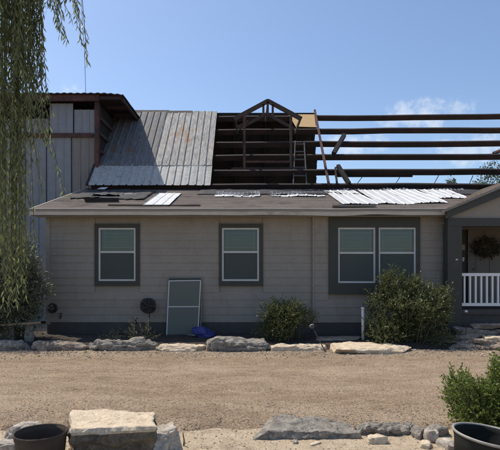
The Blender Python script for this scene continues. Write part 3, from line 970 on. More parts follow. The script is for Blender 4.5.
def window(x0, x1, z0, z1, y, fr, drop=0.0):
    w = node('window', ((x0 + x1) / 2, y, z0), house)
    t = .042
    mb = MB()
    mb.box(x0, x0 + t, y - .03, y + .05, z0, z1); mb.box(x1 - t, x1, y - .03, y + .05, z0, z1)
    mb.box(x0 + t, x1 - t, y - .03, y + .05, z0, z0 + t); mb.box(x0 + t, x1 - t, y - .03, y + .05, z1 - t, z1)
    obj('frame', mb, 'vinyl', w)
    zm = (z0 + z1) / 2 + .06
    mb = MB(); mb.box(x0 + t, x1 - t, y - .022, y + .035, zm - .025, zm + .022); obj('meeting_rail', mb, 'vinyl', w)
    for a, b, yy in ((z0 + t, zm - .025, y + .03), (zm + .022, z1 - t, y + .012)):
        mb = MB(); mb.box(x0 + t, x1 - t, yy, yy + .006, a, b); obj('pane', mb, 'glass', w)
        g = .011
        for xx in (x0 + t + .075, x1 - t - .075):
            mb = MB(); mb.box(xx - g / 2, xx + g / 2, yy + .008, yy + .016, a, b); obj('muntin', mb, 'vinyl', w)
        for zz in ((b - .085, a + .085) if a > zm else (a + .085,)):
            mb = MB(); mb.box(x0 + t, x1 - t, yy + .0165, yy + .0245, zz - g / 2, zz + g / 2); obj('muntin', mb, 'vinyl', w)
    mb = MB(); mb.box(x0 + t, x1 - t, y - .006, y - .004, z0 + t, zm - .025); obj('insect_screen', mb, 'screen', w)
    mb = MB()
    zz = z1 - .02
    k_ = 0
    while zz > zm - .03 - drop:                    # blind slats
        k_ += 1
        mb.hexa([(x0 + .02, y + .10, zz), (x1 - .02, y + .10, zz), (x1 - .02, y + .115, zz + .028), (x0 + .02, y + .115, zz + .028),
                 (x0 + .02, y + .103, zz), (x1 - .02, y + .103, zz), (x1 - .02, y + .118, zz + .028), (x0 + .02, y + .118, zz + .028)])
        zz -= .027 + .003 * math.sin(k_ * 1.7 + x0)
    obj('blind', mb, 'blind', w)
    return w


def trim(x0, x1, z0, z1, tx0, tx1, tz0, tz1, y0, y1):
    for b in ((tx0, x0, tz0, tz1), (x1, tx1, tz0, tz1), (x0, x1, tz0, z0), (x0, x1, z1, tz1)):
        mb = MB(); mb.box(b[0], b[1], y0, y1, b[2], b[3]); obj('window_trim', mb, 'green', house)


for (x0, x1, z0, z1), tr in zip(wins[:2], trims[:2]):
    window(x0, x1, z0, z1, WY - .005, None, .18 if x0 < -2 else .03)
    trim(x0, x1, z0, z1, tr[0], tr[1], tr[2], tr[3], WY - .05, WY + .008)
for x0, x1, z0, z1 in wins[2:]:
    window(x0, x1, z0, z1, WY - .10, None, .10 if x0 < 3 else .02)
# dark surround of the double window: a shallow projecting box
Y0, Y1 = WY - .16, WY - .072
for nm, b in (('window_surround', (1.898, 2.117, 1.04, 2.905)), ('window_surround', (3.99, 4.088, 1.04, 2.905)), ('window_surround', (3.017, 3.09, 1.31, 2.646)),
              ('window_surround', (2.117, 3.99, 1.04, 1.31)), ('window_surround', (2.117, 3.99, 2.646, 2.905))):
    mb = MB(); mb.box(b[0], b[1], Y0, Y1, b[2], b[3]); obj(nm, mb, 'green', house)

# fittings on the wall
v = node('dryer_vent', (-4.78, WY - .04, .7), house)
mb = MB(); mb.tube([(-4.78 + .10 * math.cos(a * .2618), WY - .055, .70 + .10 * math.sin(a * .2618)) for a in range(24)], .025, 6, closed=True); obj('vent_ring', mb, 'hose', v, True)
mb = MB(); mb.tube([(-4.78, WY - .02, .70), (-4.78, WY - .075, .70)], [.075, .055], 16); obj('vent_cover', mb, 'alu', v)
v = node('spigot', (-4.58, WY - .05, .4), house)
mb = MB(); mb.tube([(-4.58, WY - .02, .50), (-4.58, WY - .10, .50), (-4.58, WY - .13, .45)], .016, 8); mb.tube([(-4.58, WY - .07, .50), (-4.58, WY - .07, .57)], .008, 6)
mb.tube([(-4.58 + .035 * math.cos(a * .785), WY - .07 + .035 * math.sin(a * .785), .575) for a in range(8)], .008, 5, closed=True)
obj('tap', mb, 'hose', v, True)

# lower roof: shingle courses as real steps
def roof_slope(x0, x1, flip=False):
    mb = MB()
    n_ = 31
    rr = random.Random(4)
    dy = (RY - EY) / n_
    for i in range(n_):
        y0 = EY + i * dy; y1 = y0 + dy + .03
        z0 = roof_z(y0) + .003; z1 = roof_z(y1) - .004
        if flip:
            y0, y1 = 2 * RY - y0, 2 * RY - y1
        xs = [x0 + (x1 - x0) * k / 24 for k in range(25)]
        lo = [rr.uniform(0, .006) for _ in xs]
        o = [(x, y0 + (lo[k] if not flip else -lo[k]), z0 + lo[k]) for k, x in enumerate(xs)] + [(x, y1, z1) for x in xs] + [(x, y0 + .002, z0 - .011) for x in xs]
        m = len(xs)
        mb.add(o, [(k, k + 1, m + k + 1, m + k) for k in range(m - 1)] + [(2 * m + k, 2 * m + k + 1, k + 1, k) for k in range(m - 1)])
    return mb


RX0, RX1 = -5.15, 9.9
lr = node('lower_roof', (0, EY, EZ), house)
obj('shingle_slope', roof_slope(RX0, RX1), 'shingle', lr)
obj('shingle_slope', roof_slope(RX0, RX1, True), 'shingle', lr)
mb = MB()
for s in (0, 1):
    f = (lambda y: y) if not s else (lambda y: 2 * RY - y)
    mb.hexa([(RX0 + .02, f(EY + .03), EZ - .16), (RX1 - .02, f(EY + .03), EZ - .16), (RX1 - .02, f(RY), roof_z(RY) - .16), (RX0 + .02, f(RY), roof_z(RY) - .16),
             (RX0 + .02, f(EY + .03), EZ - .02), (RX1 - .02, f(EY + .03), EZ - .02), (RX1 - .02, f(RY), roof_z(RY) - .02), (RX0 + .02, f(RY), roof_z(RY) - .02)])
obj('roof_deck', mb, 'soffit', lr)
# fascia, sagging a little where it has rotted
mb = MB()
xs = [RX0 + (4.82 - RX0) * k / 60 for k in range(61)]
rr = random.Random(8)
sag = [-.022 * math.exp(-((x - 2.0) / .5) ** 2) + .012 * math.exp(-((x - 2.9) / .5) ** 2) + .006 * fbm((x, 0, 0), 1.2) for x in xs]
o = []
for x, s in zip(xs, sag):
    o += [(x, EY - .012, EZ - .14 + s), (x, EY - .012, EZ - .015 + s * .4), (x, EY + .028, EZ - .015 + s * .4), (x, EY + .028, EZ - .14 + s)]
mb.add(o, [(4 * i + a, 4 * i + 4 + a, 4 * i + 4 + (a + 1) % 4, 4 * i + (a + 1) % 4) for i in range(60) for a in range(4)] + [(0, 1, 2, 3), (243, 242, 241, 240)])
obj('fascia', mb, 'fascia', lr)
mb = MB()
o = []
for x, s in zip(xs, sag):
    o += [(x, EY - .03, EZ - .05 + s * .4), (x, EY - .03, EZ + .004 + s * .4), (x, EY + .05, EZ + .026 + s * .4), (x, EY + .05, EZ - .05)]
mb.add(o, [(4 * i + a, 4 * i + 4 + a, 4 * i + 4 + (a + 1) % 4, 4 * i + (a + 1) % 4) for i in range(60) for a in range(4)] + [(0, 1, 2, 3), (243, 242, 241, 240)])
obj('drip_edge', mb, 'grey_wood', lr)
mb = MB(); mb.box(RX0 + .02, 4.82, EY + .03, WY - .0, 2.90, 2.93); obj('soffit', mb, 'soffit', lr)
mb = MB(); mb.hexa([(RX0 - .012, EY, EZ - .165), (RX0 + .018, EY, EZ - .165), (RX0 + .018, RY, roof_z(RY) - .165), (RX0 - .012, RY, roof_z(RY) - .165),
                    (RX0 - .012, EY, EZ + .012), (RX0 + .018, EY, EZ + .012), (RX0 + .018, RY, roof_z(RY) + .012), (RX0 - .012, RY, roof_z(RY) + .012)])
obj('rake_board', mb, 'fascia', lr)
mb = MB(); mb.add([(XL, WY + .12, 2.95), (XL, 2 * RY - WY, 2.95), (XL, RY, 4.16)], [(0, 1, 2)]); obj('gable_wall', mb, 'gable', house)

# porch
pz = .70
PY = 11.15                                   # front edge of the porch roof
PX0, PZ0, PS = 4.45, 3.0, .42
PXR = 7.0
def porch_z(x): return PZ0 + PS * (x - PX0)


pr = node('porch_roof', (PXR, PY, PZ0), house)
mb = MB()


def valley_y(x): return EY + (porch_z(x) - EZ) / SL


n_ = 24
rr = random.Random(6)
for sgn in (1, -1):
    for i in range(n_):
        xa = PX0 + (PXR - PX0) * i / n_; xb = PX0 + (PXR - PX0) * (i + 1) / n_ + .03
        za, zb = porch_z(xa) + .012, porch_z(min(xb, PXR)) - .0
        xa_, xb_ = (xa, xb) if sgn > 0 else (2 * PXR - xa, 2 * PXR - xb)
        va, vb = valley_y(xa) + .06, valley_y(xb) + .06
        q = [(xa_, PY, za), (xb_, PY, zb), (xb_, vb, zb), (xa_, va, za), (xa_, PY, za - .018), (xa_, va, za - .018)]
        mb.add(q, [(0, 1, 2, 3), (4, 0, 3, 5)])
obj('shingle_slope', mb, 'shingle', pr)
for sgn in (1, -1):
    fx = (lambda x: x) if sgn > 0 else (lambda x: 2 * PXR - x)
    mb = MB()
    mb.hexa([(fx(PX0), PY - .0, PZ0 - .055), (fx(PXR), PY, porch_z(PXR) - .055), (fx(PXR), PY + .04, porch_z(PXR) - .055), (fx(PX0), PY + .04, PZ0 - .055),
             (fx(PX0), PY - .0, PZ0 + .008), (fx(PXR), PY, porch_z(PXR) + .008), (fx(PXR), PY + .04, porch_z(PXR) + .008), (fx(PX0), PY + .04, PZ0 + .008)])
    obj('rake_edge', mb, 'grey_wood', pr)
    mb = MB()
    mb.hexa([(fx(PX0 + .1), PY + .045, PZ0 - .18), (fx(PXR), PY + .045, porch_z(PXR) - .26), (fx(PXR), PY + .16, porch_z(PXR) - .26), (fx(PX0 + .1), PY + .16, PZ0 - .18),
             (fx(PX0 + .1), PY + .045, PZ0 + .02), (fx(PXR), PY + .045, porch_z(PXR) - .02), (fx(PXR), PY + .16, porch_z(PXR) - .02), (fx(PX0 + .1), PY + .16, PZ0 + .02)])
    obj('rake_board', mb, 'green', pr)
mb = MB(); mb.hexa([(4.62, PY + .17, 2.83), (9.38, PY + .17, 2.83), (9.38, PY + .22, 2.83), (4.62, PY + .22, 2.83), (6.98, PY + .17, 3.98), (7.02, PY + .17, 3.98), (7.02, PY + .22, 3.98), (6.98, PY + .22, 3.98)])
obj('gable_infill', mb, 'gable', pr)
mb = MB(); mb.box(4.60, 9.40, PY + .12, PY + .36, 2.64, 2.83); obj('porch_beam', mb, 'green', house)
mb = MB(); mb.box(4.62, 9.38, PY + .362, 13.2, 2.72, 2.76); obj('porch_ceiling', mb, 'soffit', house)
mb = MB(); mb.box(4.60, 4.93, PY + .13, PY + .40, -.05, 2.64); obj('porch_post', mb, 'green', house)
mb = MB(); mb.box(4.93 - .13, 4.93, PY + .402, 13.2, -.05, 2.75); mb.box(4.66, 4.80, PY + .402, WY + .1, -.05, 2.64); obj('porch_side_wall', mb, 'green', house)
mb = MB(); mb.box(4.94, 9.4, PY + .20, 13.19, pz - .12, pz); obj('porch_floor', mb, 'skirt', house)
mb = MB(); mb.box(4.94, 9.4, PY + .24, PY + .28, -.05, pz - .125); obj('porch_skirting', mb, 'skirt', house)
mb = MB(); mb.box(4.92, 9.4, 13.2, 13.3, -.05, 3.0); obj('porch_back_wall', mb, 'green', house)
mb = MB(); mb.box(9.0, 9.35, PY + .13, PY + .40, -.05, 2.64); obj('porch_post', mb, 'green', house)
d = node('door', (6.45, 13.18, pz), house)
mb = MB(); mb.box(5.99, 6.91, 13.15, 13.195, pz + .01, 2.74)
obj('door_leaf', mb, 'door', d)
for b in ((6.12, 6.41, .92, 1.45), (6.49, 6.78, .92, 1.45), (6.12, 6.41, 1.55, 2.55), (6.49, 6.78, 1.55, 2.55)):
    mb = MB(); mb.box(b[0], b[1], 13.138, 13.149, b[2], b[3]); obj('door_panel', mb, 'door', d)
for b in ((5.90, 5.985, pz, 2.83), (6.915, 7.0, pz, 2.83), (5.985, 6.915, 2.745, 2.83)):
    mb = MB(); mb.box(b[0], b[1], 13.13, 13.197, b[2], b[3]); obj('door_trim', mb, 'door', d)
mb = MB(); mb.tube([(6.08, 13.15, 1.65), (6.08, 13.09, 1.65)], [.015, .03], 10); obj('knob', mb, 'alu', d)
mb = MB(); mb.box(5.70, 5.84, 13.17, 13.198, 2.17, 2.32); obj('wall_plaque', mb, 'siding', house)
mb = MB(); mb.tube([(5.77, 13.16, 1.86), (5.77, 13.16, 1.97)], [.035, .05], 8); obj('porch_lamp', mb, 'vinyl', house)
mb = MB(); mb.box(4.78, 4.83, PY + .118, PY + .129, 1.85, 1.88); obj('number_plate', mb, 'vinyl', house)
# railing
rg = node('porch_railing', (5.7, 11.43, pz), house)
mb = MB(); mb.box(4.935, 6.52, 11.40, 11.47, 1.48, 1.55); obj('top_rail', mb, 'rail', rg)
mb = MB(); mb.box(4.935, 6.52, 11.40, 11.46, .775, .845); obj('bottom_rail', mb, 'rail', rg)
b0 = None
for i in range(11):
    x = 5.05 + .132 * i
    if b0 is None:
        mb = MB(); mb.box(x - .02, x + .02, 11.41, 11.45, .846, 1.479); b0 = obj('baluster', mb, 'rail', rg)
    else:
        again(b0, (x, 11.43, .846), rg)
mb = MB(); mb.box(6.52, 6.62, 11.39, 11.49, pz, 1.66); obj('rail_post', mb, 'rail', rg)
# wreath on the door
rnd = random.Random(31)
wr = thing('wreath', (6.40, 13.05, 2.02), 'dark twiggy bow-shaped wreath hanging on the porch door', 'wreath')
mb = MB()
for i in range(800):
    a = rnd.uniform(0, 6.28); r_ = abs(rnd.gauss(.17, .075))
    p = Vector((6.38 + 1.35 * r_ * math.cos(a), 13.08 + rnd.uniform(-.05, .03), 2.24 + .85 * r_ * math.sin(a)))
    leaf(mb, p, Vector((math.cos(a) + rnd.uniform(-.8, .8), rnd.uniform(-.6, .1), math.sin(a) + rnd.uniform(-.8, .5))), .028, .10, rnd)
obj('twigs', mb, 'wreath', wr)
mb = MB(); mb.tube([(6.38 + .15 * math.cos(k * .393) * 1.3, 13.10, 2.24 + .13 * math.sin(k * .393)) for k in range(16)], .02, 6, closed=True)
mb.tube([(6.38, 13.10, 2.36), (6.38, 13.125, 2.58)], .006, 5)
obj('ring', mb, 'wreath', wr)

# ------------------------------------------------------------------ the stripped steel roof above
AN = R(46)
CA, SA = math.cos(AN), math.sin(AN)
BY, BZ = 14.9, 4.21
UPN = Vector((0, -SA, CA))                     # outward normal of the front slope
def sp(x, L, o=0.0):
    """a point on the front slope: L metres up from the lowest purlin, o proud of it"""
    return Vector((x, BY + L * CA - o * SA, BZ + L * SA + o * CA))


TOPL = 4.56
uf = node('upper_roof_frame', (2, BY, BZ), house)
for i, L in enumerate((0.0, .747, 1.607, 2.406, 3.262, 4.184)):
    rise = (0, .02, .03, .04, .05, .08)[i]
    mb = MB(); a, b = sp(-4.88, L, -.02), sp(9.7, L, -.02)
    a.z -= rise * .6; b.z += rise
    ps = [a.lerp(b, t / 12) + Vector((0, 0, .028 * fbm((t * .45, i * 3.1, 0), 1))) for t in range(13)]
    for p_, q_ in zip(ps, ps[1:]):
        mb.beam(p_, q_, .065, .20, UPN)
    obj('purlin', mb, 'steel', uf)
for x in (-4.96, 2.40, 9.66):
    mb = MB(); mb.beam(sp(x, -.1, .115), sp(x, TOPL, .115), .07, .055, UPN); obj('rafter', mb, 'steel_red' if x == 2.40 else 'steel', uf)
for x in (-4.9, -1.22, 2.1, 5.6, 9.2):
    mb = MB(); zb = roof_z(BY) - .02; mb.box(x - .045, x + .045, BY - .02, BY + .08, zb, BZ - .10); obj('stub_post', mb, 'steel', uf)
mb = MB(); mb.box(-5.0, 9.7, BY + .02, BY + .14, roof_z(BY) - .02, BZ - .09); obj('shadow_strip', mb, 'char', uf)  # dark strip added for the shadowed gap under the lowest purlin
mb = MB(); mb.beam((-4.9, BY + TOPL * CA, BZ + TOPL * SA - .12), (2.45, BY + TOPL * CA, BZ + TOPL * SA - .12), .1, .22); obj('ridge_beam', mb, 'char', uf)
# rear slope: charred boards, still in place behind the left half
rd = node('rear_roof_deck', (-1, 21, 4), uf)
rnd = random.Random(12)
RYT, RZT = BY + TOPL * CA, BZ + TOPL * SA
L = 0.0
while L < 5.2:
    w = .28
    xe = 2.47 + L * .10 + rnd.uniform(-.06, .06)
    a = Vector((-5.0, RYT + (L + w / 2) * CA + .04, RZT - (L + w / 2) * SA))
    b = Vector((xe, a.y, a.z))
    mb = MB(); mb.beam(a, b, w - .004, .03, (0, SA, CA)); obj('deck_board', mb, 'char', uf)
    L += w
bpy.data.objects.remove(rd)
for x in (-4.2, -3.0, -1.8, -.6, .6, 1.8):
    mb = MB(); mb.beam((x, RYT + .0, RZT - .14), (x, RYT + 5.1 * CA, RZT - .14 - 5.1 * SA), .05, .18, (0, SA, CA)); obj('rear_rafter', mb, 'char', uf)

# tin still on the front slope
def ribbed(name, fn, width, length, material, parent=None, pitch=.235, rib=.03, rows=6, warp=0.0, seed=0, thick=.0, **kw):
    """a ribbed roofing sheet; fn(u, v, h) maps width, length and height above the sheet to a point"""
    prof = []
    n_ = max(1, round(width / pitch))
    for i in range(n_ + 1):
        u = width * i / n_
        for du, hh in ((-.034, 0), (-.014, rib), (.014, rib), (.034, 0)):
            uu = u + du
            if 0 <= uu <= width:
                prof.append((uu, hh))
        if i < n_:
            for q in (.33, .66):
                prof.append((u + .034 + (width / n_ - .068) * q, 0.003))
    prof.sort()
    mb = MB()
    vs = []
    for j in range(rows + 1):
        v = length * j / rows
        for u, hh in prof:
            vs.append(fn(u, v, hh + warp * fbm((u * 1.3 + seed, v * 1.1, seed), 1.4)))
    m_ = len(prof)
    mb.add(vs, [(j * m_ + i, j * m_ + i + 1, (j + 1) * m_ + i + 1, (j + 1) * m_ + i) for j in range(rows) for i in range(m_ - 1)])
    o = obj(name, mb, material, parent, False, **kw)
    md = o.modifiers.new('thickness', 'SOLIDIFY'); md.thickness = .004; md.offset = -1
    return o


tops = [4.36, 4.42, 4.34, 4.46]
x = -4.93
for i in range(4):
    w = .93
    lo = 1.0
    ribbed('tin_sheet', lambda u, v, h, x=x: sp(x + u, -.10 + v, .104 + h), w + .02, lo + .12, 'tin_low', uf, warp=.008, seed=i, rows=5)
    ribbed('tin_sheet', lambda u, v, h, x=x, i=i: sp(x + u - (.01 if i else 0), lo - .06 + v, .118 + h), w + .02, tops[i] - lo + .06, 'tin_dark' if i < 2 else 'tin', uf, warp=.014, seed=i + 9, rows=12)  # two left sheets coloured darker for the shadow across them
    x += w
for a, b, t in ((-4.93, -3.6, .16), (-3.6, -2.75, .07)):    # darker ridge caps left of the cut
    mb = MB(); mb.beam(sp((a) + .6, 4.46, .09), sp(b + .6, 4.46, .09), t + .1, .02, UPN); obj('ridge_cap', mb, 'steel', uf)
# board of OSB left by the dormer
mb = MB(); mb.hexa([sp(1.62, 3.40, .083), sp(2.34, 3.36, .083), sp(2.36, 4.27, .083), sp(1.42, 4.27, .083), sp(1.62, 3.40, .098), sp(2.34, 3.36, .098), sp(2.36, 4.27, .098), sp(1.42, 4.27, .098)])
obj('osb_sheet', mb, 'osb', uf)

# dormer frame
df = node('dormer_frame', (.57, 15.57, 4.9), house)
DX, DY = .575, 15.57
def slope_y(z): return BY + (z - BZ) / math.tan(AN)


AP, FT, HS = 7.06, 6.50, 1.04
for k, (yy, pull) in enumerate(((DY, 0), (16.85, 0.0))):
    for s in (-1, 1):
        e = HS if k == 0 else HS * .88
        mb = MB(); mb.beam((DX, yy, AP), (DX + s * (e + .04), yy, AP - (AP - FT) * (e + .04) / HS), .06, (.135, .10)[k]); obj('rafter', mb, 'lumber', df)
for xx, zt in ((DX - .145, 6.94), (DX - .005, 7.0), (DX + .155, 6.93)):
    mb = MB(); mb.box(xx - .035, xx + .035, DY - .03, DY + .03, 6.56, zt); obj('cripple_stud', mb, 'lumber', df)
mb = MB(); mb.beam((DX, DY + .04, AP + .02), (DX, slope_y(AP), AP + .02), .05, .12); obj('dormer_ridge', mb, 'lumber', df)
for s in (-1, 1):
    mb = MB(); mb.beam((DX + s * HS, DY - .04, FT - .01), (DX + s * HS * .98, slope_y(FT), FT - .01), .05, .10); obj('eave_beam', mb, 'lumber', df)
for xx in (-.18, 1.316):
    mb = MB(); mb.box(xx - .038, xx + .038, DY - .05, DY + .03, 4.82, 6.60); obj('post', mb, 'steel_red' if xx < 0 else 'lumber', df)
mb = MB(); mb.box(-.14, 1.278, DY - .02, DY + .03, 5.08, 5.14); obj('girt', mb, 'steel_red', df)
mb = MB(); mb.box(-.6, 1.75, DY - .04, DY - .0, 4.86, 4.92); obj('girt', mb, 'steel', df)
mb = MB(); mb.beam((-.42, DY - .03, 6.22), (-.05, DY - .03, 6.42), .03, .04); obj('brace', mb, 'lumber', df)

# broken timbers and rods on the right half
for a, b, w, nm in ((sp(2.74, 1.60, .13), sp(3.22, 2.62, .22), .13, 'broken_timber'), (sp(3.02, -.06, .12), sp(2.78, .82, .18), .11, 'broken_timber'),
                    (sp(2.67, -.02, .05), sp(2.70, .8, .1), .04, 'broken_timber')):
    mb = MB(); mb.beam(a, b, w, .12, UPN); obj(nm, mb, 'char', uf)
mb = MB(); mb.beam(sp(8.05, 1.72, .06), sp(9.4, 2.42, .10), .08, .09, UPN); obj('rafter', mb, 'steel_red', uf)
mb = MB(); mb.beam(sp(2.72, .74, -.15), sp(5.2, .74, -.15), .05, .05, UPN); obj('angle_bracket', mb, 'steel', uf)
for xa in (3.25, 4.45, 5.65, 6.75):
    a, b = sp(xa, .08, -.08), sp(xa + .36, .70, -.10)
    mb = MB(); mb.tube([a, b], .012, 6); obj('sag_rod', mb, 'steel', uf)

# ladder
ld = thing('ladder', (1.55, 15.02, 4.12), 'grey step ladder leaning inside the burnt roof frame right of the dormer', 'ladder')
Pb, Pt = (15.02, 4.13), (16.35, 5.97)
def lad(t, s): return Vector(((1.545 + (1.67 - 1.545) * t) + s * (.215 + (.15 - .215) * t), Pb[0] + (Pt[0] - Pb[0]) * t, Pb[1] + (Pt[1] - Pb[1]) * t))


for s in (-1, 1):
    mb = MB(); mb.beam(lad(0, s), lad(1, s), .035, .07, (0, -.8, .6)); obj('rail', mb, 'alu', ld)
for i in range(6):
    t = .1 + i * .168
    mb = MB(); mb.beam(lad(t, -.93), lad(t, .93), .07, .03, (0, 0, 1)); obj('rung', mb, 'alu', ld)

# ------------------------------------------------------------------ loose things on the lower roof
def on_roof(x, y, h=0.0): return Vector((x, y, roof_z(y) + .012 + h))


TS = 'loose tin sheets on the lower roof'
def loose(x, y, w, l, rot, material, label, seed, warp=.03, rib=.016, lift=.0, pitch=.235):
    c, s = math.cos(rot), math.sin(rot)
    def fn(u, v, h):
        du = u - w / 2
        return on_roof(x + du * c - v * s, y + du * s + v * c, h + .012 + lift * v)
    return ribbed('tin_sheet', fn, w, l, material, None, warp=warp, seed=seed, rib=rib, rows=10, label=label, cat='metal sheet', group=TS, pitch=pitch)


loose(-2.28, 11.74, .66, 2.2, 0.0, 'tin_new', 'narrow bright tin sheet lying up the roof below the standing tin', 1, .012)
loose(2.72, 11.98, .93, 2.6, .03, 'tin_new', 'bright tin sheet nearest the leaning red rafter on the lower roof', 2, .014)
loose(3.62, 12.02, .93, 2.5, -.02, 'tin_new', 'second bright tin sheet right of the leaning red rafter', 3, .016, lift=.006)
loose(4.52, 12.15, .9, 2.4, .02, 'tin_new', 'third bright tin sheet right of the leaning red rafter, nearest the porch', 4, .022, lift=.01)
loose(5.40, 13.0, .9, 1.6, -.05, 'tin_new', 'short bright tin sheet high in the porch roof valley', 10, .03, lift=.012)
loose(-.35, 13.30, 1.28, .2, .02, 'tin_new', 'thin bright tin strip left of the ladder on the lower roof', 11, .03, lift=.02)
loose(1.32, 13.32, 1.5, .22, -.02, 'tin_new', 'thin bright tin strip below the ladder on the lower roof', 12, .03, lift=.02)
loose(-.35, 13.55, 1.3, .8, .02, 'tin_blue', 'dark crumpled tin left of the ladder on the lower roof', 5, .03, .010, pitch=.12)
loose(1.3, 13.6, 1.55, .8, -.02, 'tin_blue', 'dark crumpled tin right below the ladder', 6, .03, .010, pitch=.12)
loose(3.2, 14.55, 2.2, .5, .01, 'tin_blue', 'dark crumpled tin above the bright sheets, left of centre', 7, .05, .024, pitch=.11)
loose(5.4, 14.6, 2.1, .45, -.01, 'tin_blue', 'dark crumpled tin above the bright sheets near the porch roof', 8, .05, .024, pitch=.11)
loose(-3.6, 13.25, 1.6, .7, .03, 'tin_blue', 'bluish crumpled tin scrap at the left below the standing tin', 9, .09, .02, pitch=.4)
mb = MB(); mb.beam(on_roof(-4.2, 12.36, .05), on_roof(-3.36, 12.40, .05), .10, .09); obj('timber', mb, 'char', label='short charred timber lying on the left end of the lower roof', cat='timber')
mb = MB(); mb.beam(on_roof(1.95, 11.55, .03), on_roof(3.0, 11.58, .03), .12, .035); obj('plank', mb, 'grey_wood', label='grey plank lying along the eave below the bright tin sheets', cat='plank')
mb = MB(); mb.beam(on_roof(-3.45, 11.80, .012), on_roof(-1.2, 11.74, .012), .05, .02); obj('shingle_strip', mb, 'char', label='torn dark shingle strip along the eave under the narrow tin sheet', cat='strip')
rnd = random.Random(15)
mb = MB()
vs = []
for j in range(9):
    for i in range(25):
        x = -4.85 + 2.05 * i / 24; y = 12.95 + 1.75 * j / 8 - (.2 if i > 14 else 0) + .1 * rnd.uniform(-1, 1)
        vs.append(on_roof(x, y, .012 + .05 * abs(fbm((x, y, 0), 2.2))))
mb.add(vs, [(j * 25 + i, j * 25 + i + 1, (j + 1) * 25 + i + 1, (j + 1) * 25 + i) for j in range(8) for i in range(24)])
o = obj('tar_paper', mb, 'tarpaper', None, True, 'wrinkled black tar paper on the roof below the standing tin', 'tar paper')
md = o.modifiers.new('thickness', 'SOLIDIFY'); md.thickness = .006; md.offset = -1
mb = MB()
vs = []
for j in range(9):
    for i in range(61):
        x = -1.5 + 10.4 * i / 60; y = 13.75 + 1.7 * j / 8 + .05 * rnd.uniform(-1, 1)
        vs.append(on_roof(x, y, .004 + .03 * abs(fbm((x, y, 0), 2.2))))
mb.add(vs, [(j * 61 + i, j * 61 + i + 1, (j + 1) * 61 + i + 1, (j + 1) * 61 + i) for j in range(8) for i in range(60)])
o = obj('tar_paper', mb, 'tarpaper', None, True, 'black tar paper strip along the roof below the open purlins', 'tar paper')
md = o.modifiers.new('thickness', 'SOLIDIFY'); md.thickness = .004; md.offset = -1
mb = MB(); mb.hexa([on_roof(-4.55, 14.45, .07), on_roof(-4.33, 14.45, .06), on_roof(-4.28, 14.62, .10), on_roof(-4.5, 14.66, .09), on_roof(-4.55, 14.45, .076), on_roof(-4.33, 14.45, .066), on_roof(-4.28, 14.62, .106), on_roof(-4.5, 14.66, .096)])
obj('tin_scrap', mb, 'tin_new', label='tiny bright tin scrap under the lower left corner of the standing tin', cat='metal sheet')

# ------------------------------------------------------------------ the tall metal building at left
MY = 15.5
mbd = thing('metal_building', (-7.2, MY, 0), 'tall grey metal-sided building with rusty red framing behind the house at left', 'building')
fwall = node('front_wall', (-7.2, MY, 0), mbd)


def wall_panel(x, w, z0, z1, material, y=MY, par=None):
    return ribbed('wall_panel', lambda u, v, h: Vector((x + u, y - h, z0 + v)), w, z1 - z0, material, par or fwall, rib=.022, rows=4, warp=.004, seed=x, pitch=.27)


xr = -4.90
x = xr
i = 0
while x > -10:
    wall_panel(x - .80, .80, 0, 5.93, 'rust_stain' if i == 0 else 'wall_tin')
    x -= .80; i += 1
for a, b, zt in ((-5.62, -4.92, 6.75), (-6.40, -5.63, 6.95), (-7.3, -6.41, 6.46), (-8.2, -7.31, 6.46), (-9.1, -8.21, 6.95), (-10, -9.11, 6.95)):
    wall_panel(a, b - a, 5.95, zt, 'wall_tin', MY - .012)
mb = MB(); mb.box(-10, -4.99, MY - .08, MY - .02 - .02, 5.86, 5.99); obj('girt', mb, 'steel_red', mbd)
mb = MB(); mb.box(-4.94, -4.81, MY - .10, MY + .05, 3.9, 6.98); obj('post', mb, 'steel_red', mbd)
mb = MB(); mb.box(-10, -4.76, MY - .22, MY - .14, 6.97, 7.16); obj('eave_beam', mb, 'steel_red', mbd)
mb = MB(); mb.box(-4.76, -4.05, MY - .20, MY - .14, 7.02, 7.12); obj('eave_beam', mb, 'steel', mbd)
mb = MB(); mb.box(-4.89, -4.85, MY + .05, 19.5, 3.0, 6.98); obj('side_wall', mb, 'char', mbd)
for zz in (4.9, 5.4, 5.95, 6.45):
    mb = MB(); mb.box(-4.85, -4.78, MY + .06, 19.3, zz, zz + .11); obj('side_girt', mb, 'lumber', mbd)
mb = MB(); mb.box(-10, -9.95, MY + .05, 20, 0, 6.98); obj('side_wall', mb, 'wall_tin', mbd)
mb = MB(); mb.box(-9.95, -4.9, 19.95, 20, 0, 6.98); obj('rear_wall', mb, 'wall_tin', mbd)
mb = MB(); mb.box(-9.9, -4.9, MY + .5, MY + .55, 0, 6.98); obj('dark_backing', mb, 'char', mbd)  # backing sheet added behind the gaps, black for the unlit inside
